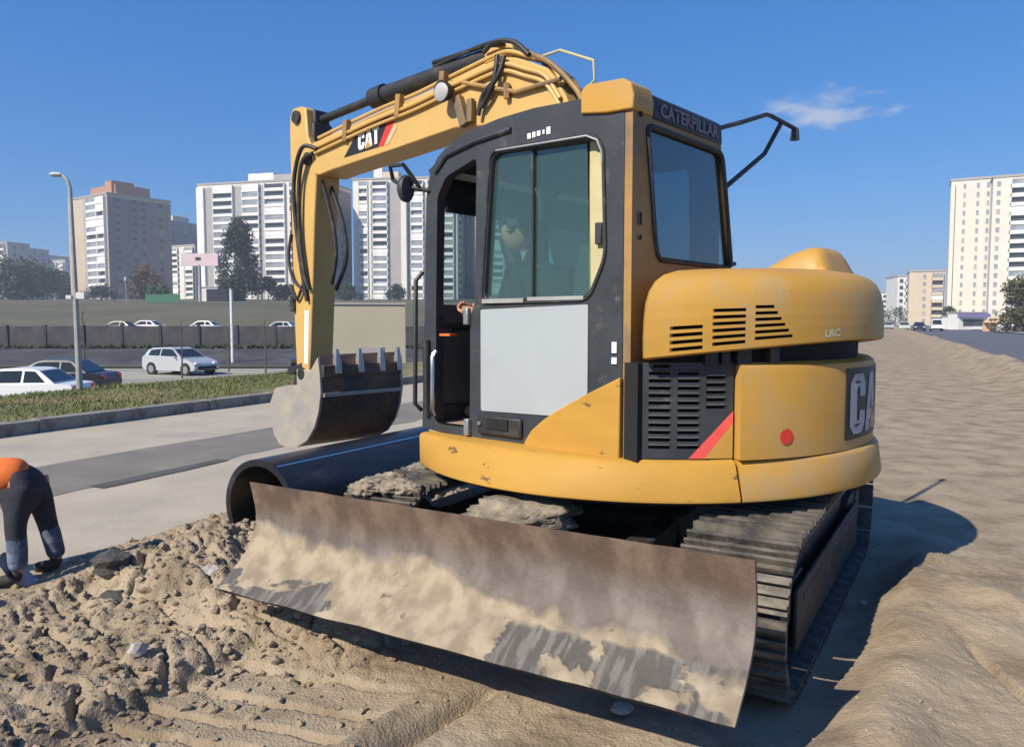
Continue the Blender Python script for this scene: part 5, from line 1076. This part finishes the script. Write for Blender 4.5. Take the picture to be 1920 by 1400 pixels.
# ------------------------------------------------------------------ trees
def tree(name, label, loc, h_, rad_, m_, shape='round', n=2600, leaf=.5, trunk=.25, group=None, cat='tree', seed=0, base=.12):
    rg_ = np.random.default_rng(seed); r = thing(name, label, cat, loc, 0, group)
    mb = MB(); mb.tube([(0, 0, -.5), (.05*rad_, 0, h_*.3), (0, .04*rad_, h_*.75)], [trunk, trunk*.75, trunk*.2], 8)
    for k in range(7):
        a = k*2.4; z = h_*(.2 + .08*k); mb.tube([(0, 0, z), (math.cos(a)*rad_*.35, math.sin(a)*rad_*.35, z+h_*.1), (math.cos(a)*rad_*.7, math.sin(a)*rad_*.7, z+h_*.17)], [trunk*.4, trunk*.25, trunk*.08], 6)
    mb.build('trunk', 'bark', r)
    nc = 34; cc = []
    for k in range(nc):
        z = base + (1-base)*rg_.random(); 
        if shape == 'column': rr_ = .75*(min(1, (z-base+.05)*3.2) * (1-max(0, z-.55)/.5)**.8)
        elif shape == 'bush': rr_ = math.sqrt(max(0, 1-z*z*.95))*.85
        else: rr_ = .85*math.sqrt(max(.03, 1-((z-.58)/.46)**2))
        a = rg_.random()*6.28; k_ = rr_*math.sqrt(rg_.random()); cc.append((math.cos(a)*k_*rad_, math.sin(a)*k_*rad_, z*h_))
    cc = np.array(cc); pick = cc[rg_.integers(nc, size=n)]; off = rg_.normal(0, 1, (n, 3)); off /= np.linalg.norm(off, axis=1)[:, None]; off *= (rg_.random((n, 1))**.5)*np.array([rad_*.32, rad_*.32, rad_*.34 if shape != 'column' else rad_*.6])
    c = pick + off; d1 = rg_.normal(0, 1, (n, 3)); d1 /= np.linalg.norm(d1, axis=1)[:, None]; d2 = np.cross(d1, rg_.normal(0, 1, (n, 3))); d2 /= np.linalg.norm(d2, axis=1)[:, None]
    s_ = leaf*rg_.uniform(.5, 1.1, (n, 1)); T1 = np.stack([c-d1*s_, c+d2*s_*.5, c+d1*s_], 1); T2 = np.stack([c-d1*s_, c+d1*s_, c-d2*s_*.5], 1)
    tri_soup('crown', np.concatenate([T1, T2]), m_, r); return r
def ground(px_, Y): X_ = px_at(px_, Y); return (X_, Y, tz(X_, Y))
tree('poplar_tree', 'tall dark poplar standing in front of the broad white tower', ground(452, 215), 20.5, 6.6, 'leaf_dark', 'column', 8000, .6, .4, seed=1, base=.04)
tree('bush', 'brown autumn bush in front of the shaded tower face', ground(281, 225), 9, 6, 'leaf_brown', 'bush', 2400, .5, .2, cat='bush', seed=2)
for i, (x, Y, h_, r_, m_, lb) in enumerate(((300, 200, 3.6, 4.5, 'leaf_green', 'low green bush below the brown autumn bush'), (505, 220, 6, 4, 'leaf_dark', 'small dark tree just right of the poplar'), (195, 240, 4, 5, 'leaf_dark', 'dark bush at the foot of the brick-topped tower'),
        (425, 210, 4.5, 3, 'leaf_dark', 'dark bush at the foot of the poplar'), (535, 230, 4, 4, 'leaf_dark', 'dark bush left of the digging arm'), (655, 230, 4, 5, 'leaf_dark', 'dark bush right of the digging arm'), (745, 235, 4, 4, 'leaf_dark', 'dark bush left of the cab front post'))):
    tree('bush', lb, ground(x, Y), h_, r_, m_, 'bush', 1300, .45, .12, 'bushes along the foot of the towers', 'bush', 20+i)
for i, (x, Y, h_, r_, lb) in enumerate(((10, 300, 15, 11, 'dark hazy tree at the left picture edge'), (52, 290, 13, 10, 'dark hazy tree second from the left edge'), (92, 300, 12, 9, 'dark hazy tree left of the lamp post'), (118, 330, 10, 8, 'smaller hazy tree right beside the lamp post'), (30, 250, 9, 9, 'low dark tree in front of the left edge trees'), (-30, 280, 14, 11, 'dark tree cut by the left picture edge'))):
    tree('broadleaf_tree', lb, ground(x, Y), h_, r_, 'leaf_dark', 'bush', 2000, .8, .3, 'trees on the far left rise', seed=40+i)
tree('broadleaf_tree', 'large olive tree at the right edge beyond the road', (px_at(1918, 108), 108, 0), 6.6, 4.7, 'leaf_olive', 'bush', 4200, .34, .25, seed=60)
for i, (x, Y, h_, lb) in enumerate(((1778, 170, 4.6, 'slim dark tree at the roadside left of the kiosks'), (1793, 172, 3.6, 'smaller dark tree just right of the slim roadside tree'), (1676, 220, 5, 'low green tree behind the pale green car'))):
    tree('small_tree', lb, (px_at(x, Y), Y, 0), h_, 1.7 if i < 2 else 4, 'leaf_dark' if i < 2 else 'leaf_green', 'round', 900, .3, .12, 'small trees along the right road', seed=70+i, base=.2)
for i, (x, Y, h_, lb) in enumerate(((340, 39, 2.9, 'thin dark sapling behind the silver hatchback'), (497, 38, 3.0, 'thin bare sapling left of the digging arm'), (157, 36, 3.4, 'thin dark sapling beside the lamp post'), (428, 44, 2.6, 'thin sapling just left of the short white pole'))):
    r = thing('sapling', lb, 'tree', (px_at(x, Y), Y, -1.36), 0, 'thin saplings along the car park')
    mb = MB(); mb.tube([(0, 0, -.1), (.03, 0, h_*.5), (-.02, .02, h_)], [.05, .035, .015], 7); mb.build('trunk', 'bark', r)
    mb = MB()
    for k in range(9): a = k*2.3; z = h_*(.45+.06*k); mb.tube([(0, 0, z), (.3*math.cos(a), .3*math.sin(a), z+.35)], [.014, .005], 5)
    mb.build('twig', 'bark', r)

# ------------------------------------------------------------------ poles, signs, fence
lp = thing('street_lamp', 'tall grey street lamp with a bracket sign, at the grass verge', 'street lamp', (px_at(147, 15.2), 15.2, .1))
mb = MB(); mb.tube([(0, 0, -.3), (-.02, 0, 2.0), (-.05, 0, 4.0), (-.09, 0, 4.15), (-.17, 0, 4.24), (-.25, 0, 4.27)], [.065, .05, .038, .034, .03, .028], 10); mb.build('post', 'pole', lp)
mb = MB(); mb.loft([[( -.20-.02*k, y*w_, 4.26+z*w_*.5) for y, z in arc((0, 0), 1, 0, 2*PI, 10)[:-1]] for k, w_ in ((0, .05), (3, .085), (8, .09), (11, .04))], caps=True); mb.build('lamp_head', 'polewhite', lp)
mb = MB(); mb.box((-.02, 0, 1.90), (.34, .05, .05)).box((.11, -.05, 1.93), (.16, .06, .12)).box((-.12, -.05, 1.90), (.1, .05, .07)); mb.build('bracket', 'polewhite', lp)
pl = thing('pole', 'short white pole standing beyond the silver hatchback', 'pole', ground(436, 50)); mb = MB(); mb.tube([(0, 0, -.3), (0, 0, 4.75)], .11, 10); mb.build('post', 'polewhite', pl); mb = MB(); mb.tube([(0, 0, 4.75), (0, 0, 4.82)], .14, 10); mb.build('cap', 'pole', pl)
sl_ = thing('street_lamp', 'small distant lamp between the brick-topped tower and the brown bush', 'street lamp', ground(240, 160)); mb = MB(); mb.tube([(0, 0, -.3), (0, 0, 4.6)], .09, 8); mb.build('post', 'pole', sl_); mb = MB(); mb.tube([(0, 0, 4.55), (0, 0, 5.3)], [.22, .34], 10); mb.build('lamp_head', 'polewhite', sl_)
bb = thing('billboard', 'pinkish white billboard on a pole in front of the white blocks', 'billboard', ground(378, 190)); mb = MB(); mb.tube([(0, 0, -.5), (0, 0, 9)], .35, 10); mb.build('post', 'pole', bb); MB().box((.0, 0, 10.2), (9.2, .5, 3.0)).build('panel', 'pinkwhite', bb, smooth=0)
MB().box((-.2, -.27, 10.4), (1.3, .06, .8)).build('print', 'darkmetal', bb); MB().box((-4.3, -.27, 10.2), (.5, .06, 2.6)).build('print', 'panel_white', bb)
gn = thing('site_fence', 'low green netting fence in front of the brown bush', 'fence', ground(308, 170)); MB().box((0, 0, .9), (7.5, .08, 1.8)).build('net', 'greenfence', gn, smooth=0)
for k in range(5): MB().tube([(-3.6+1.8*k, .06, -.3), (-3.6+1.8*k, .06, 2.0)], .05, 6).build('post', 'pole', gn)
gt = thing('hut', 'small white hut at the foot of the broad white tower', 'hut', ground(398, 205)); MB().box((0, 0, 1.5), (5, 4, 4)).build('wall', 'panel_white', gt, smooth=0); MB().box((2.5, -.2, 1.4), (5.4, 4.6, 3.4)).build('lean_to', 'cardark', gt, smooth=0)
MB().box((0, 0, 3.6), (5.3, 4.3, .3)).build('roof', 'panel_grey', gt, smooth=0)

# ------------------------------------------------------------------ the hazy air over the town
hz_ = MB().box((-50, 480, 30.5), (1600, 1140, 66)).mesh('haze', 'void', 0); hm = bpy.data.materials.new('hazy_air'); hm.use_nodes = True; ht = hm.node_tree; ht.nodes.clear()
ho_ = N(ht, 'ShaderNodeOutputMaterial'); hv_ = N(ht, 'ShaderNodeVolumePrincipled'); hv_.inputs['Color'].default_value = (.80, .87, .96, 1); hv_.inputs['Density'].default_value = .0007; hv_.inputs['Anisotropy'].default_value = .1
ht.links.new(hv_.outputs[0], ho_.inputs['Volume']); hz_.materials.clear(); hz_.materials.append(hm)
ho2 = link('haze', hz_); ho2['kind'] = 'stuff'; ho2['label'] = 'thin pale haze hanging in the air over the town'
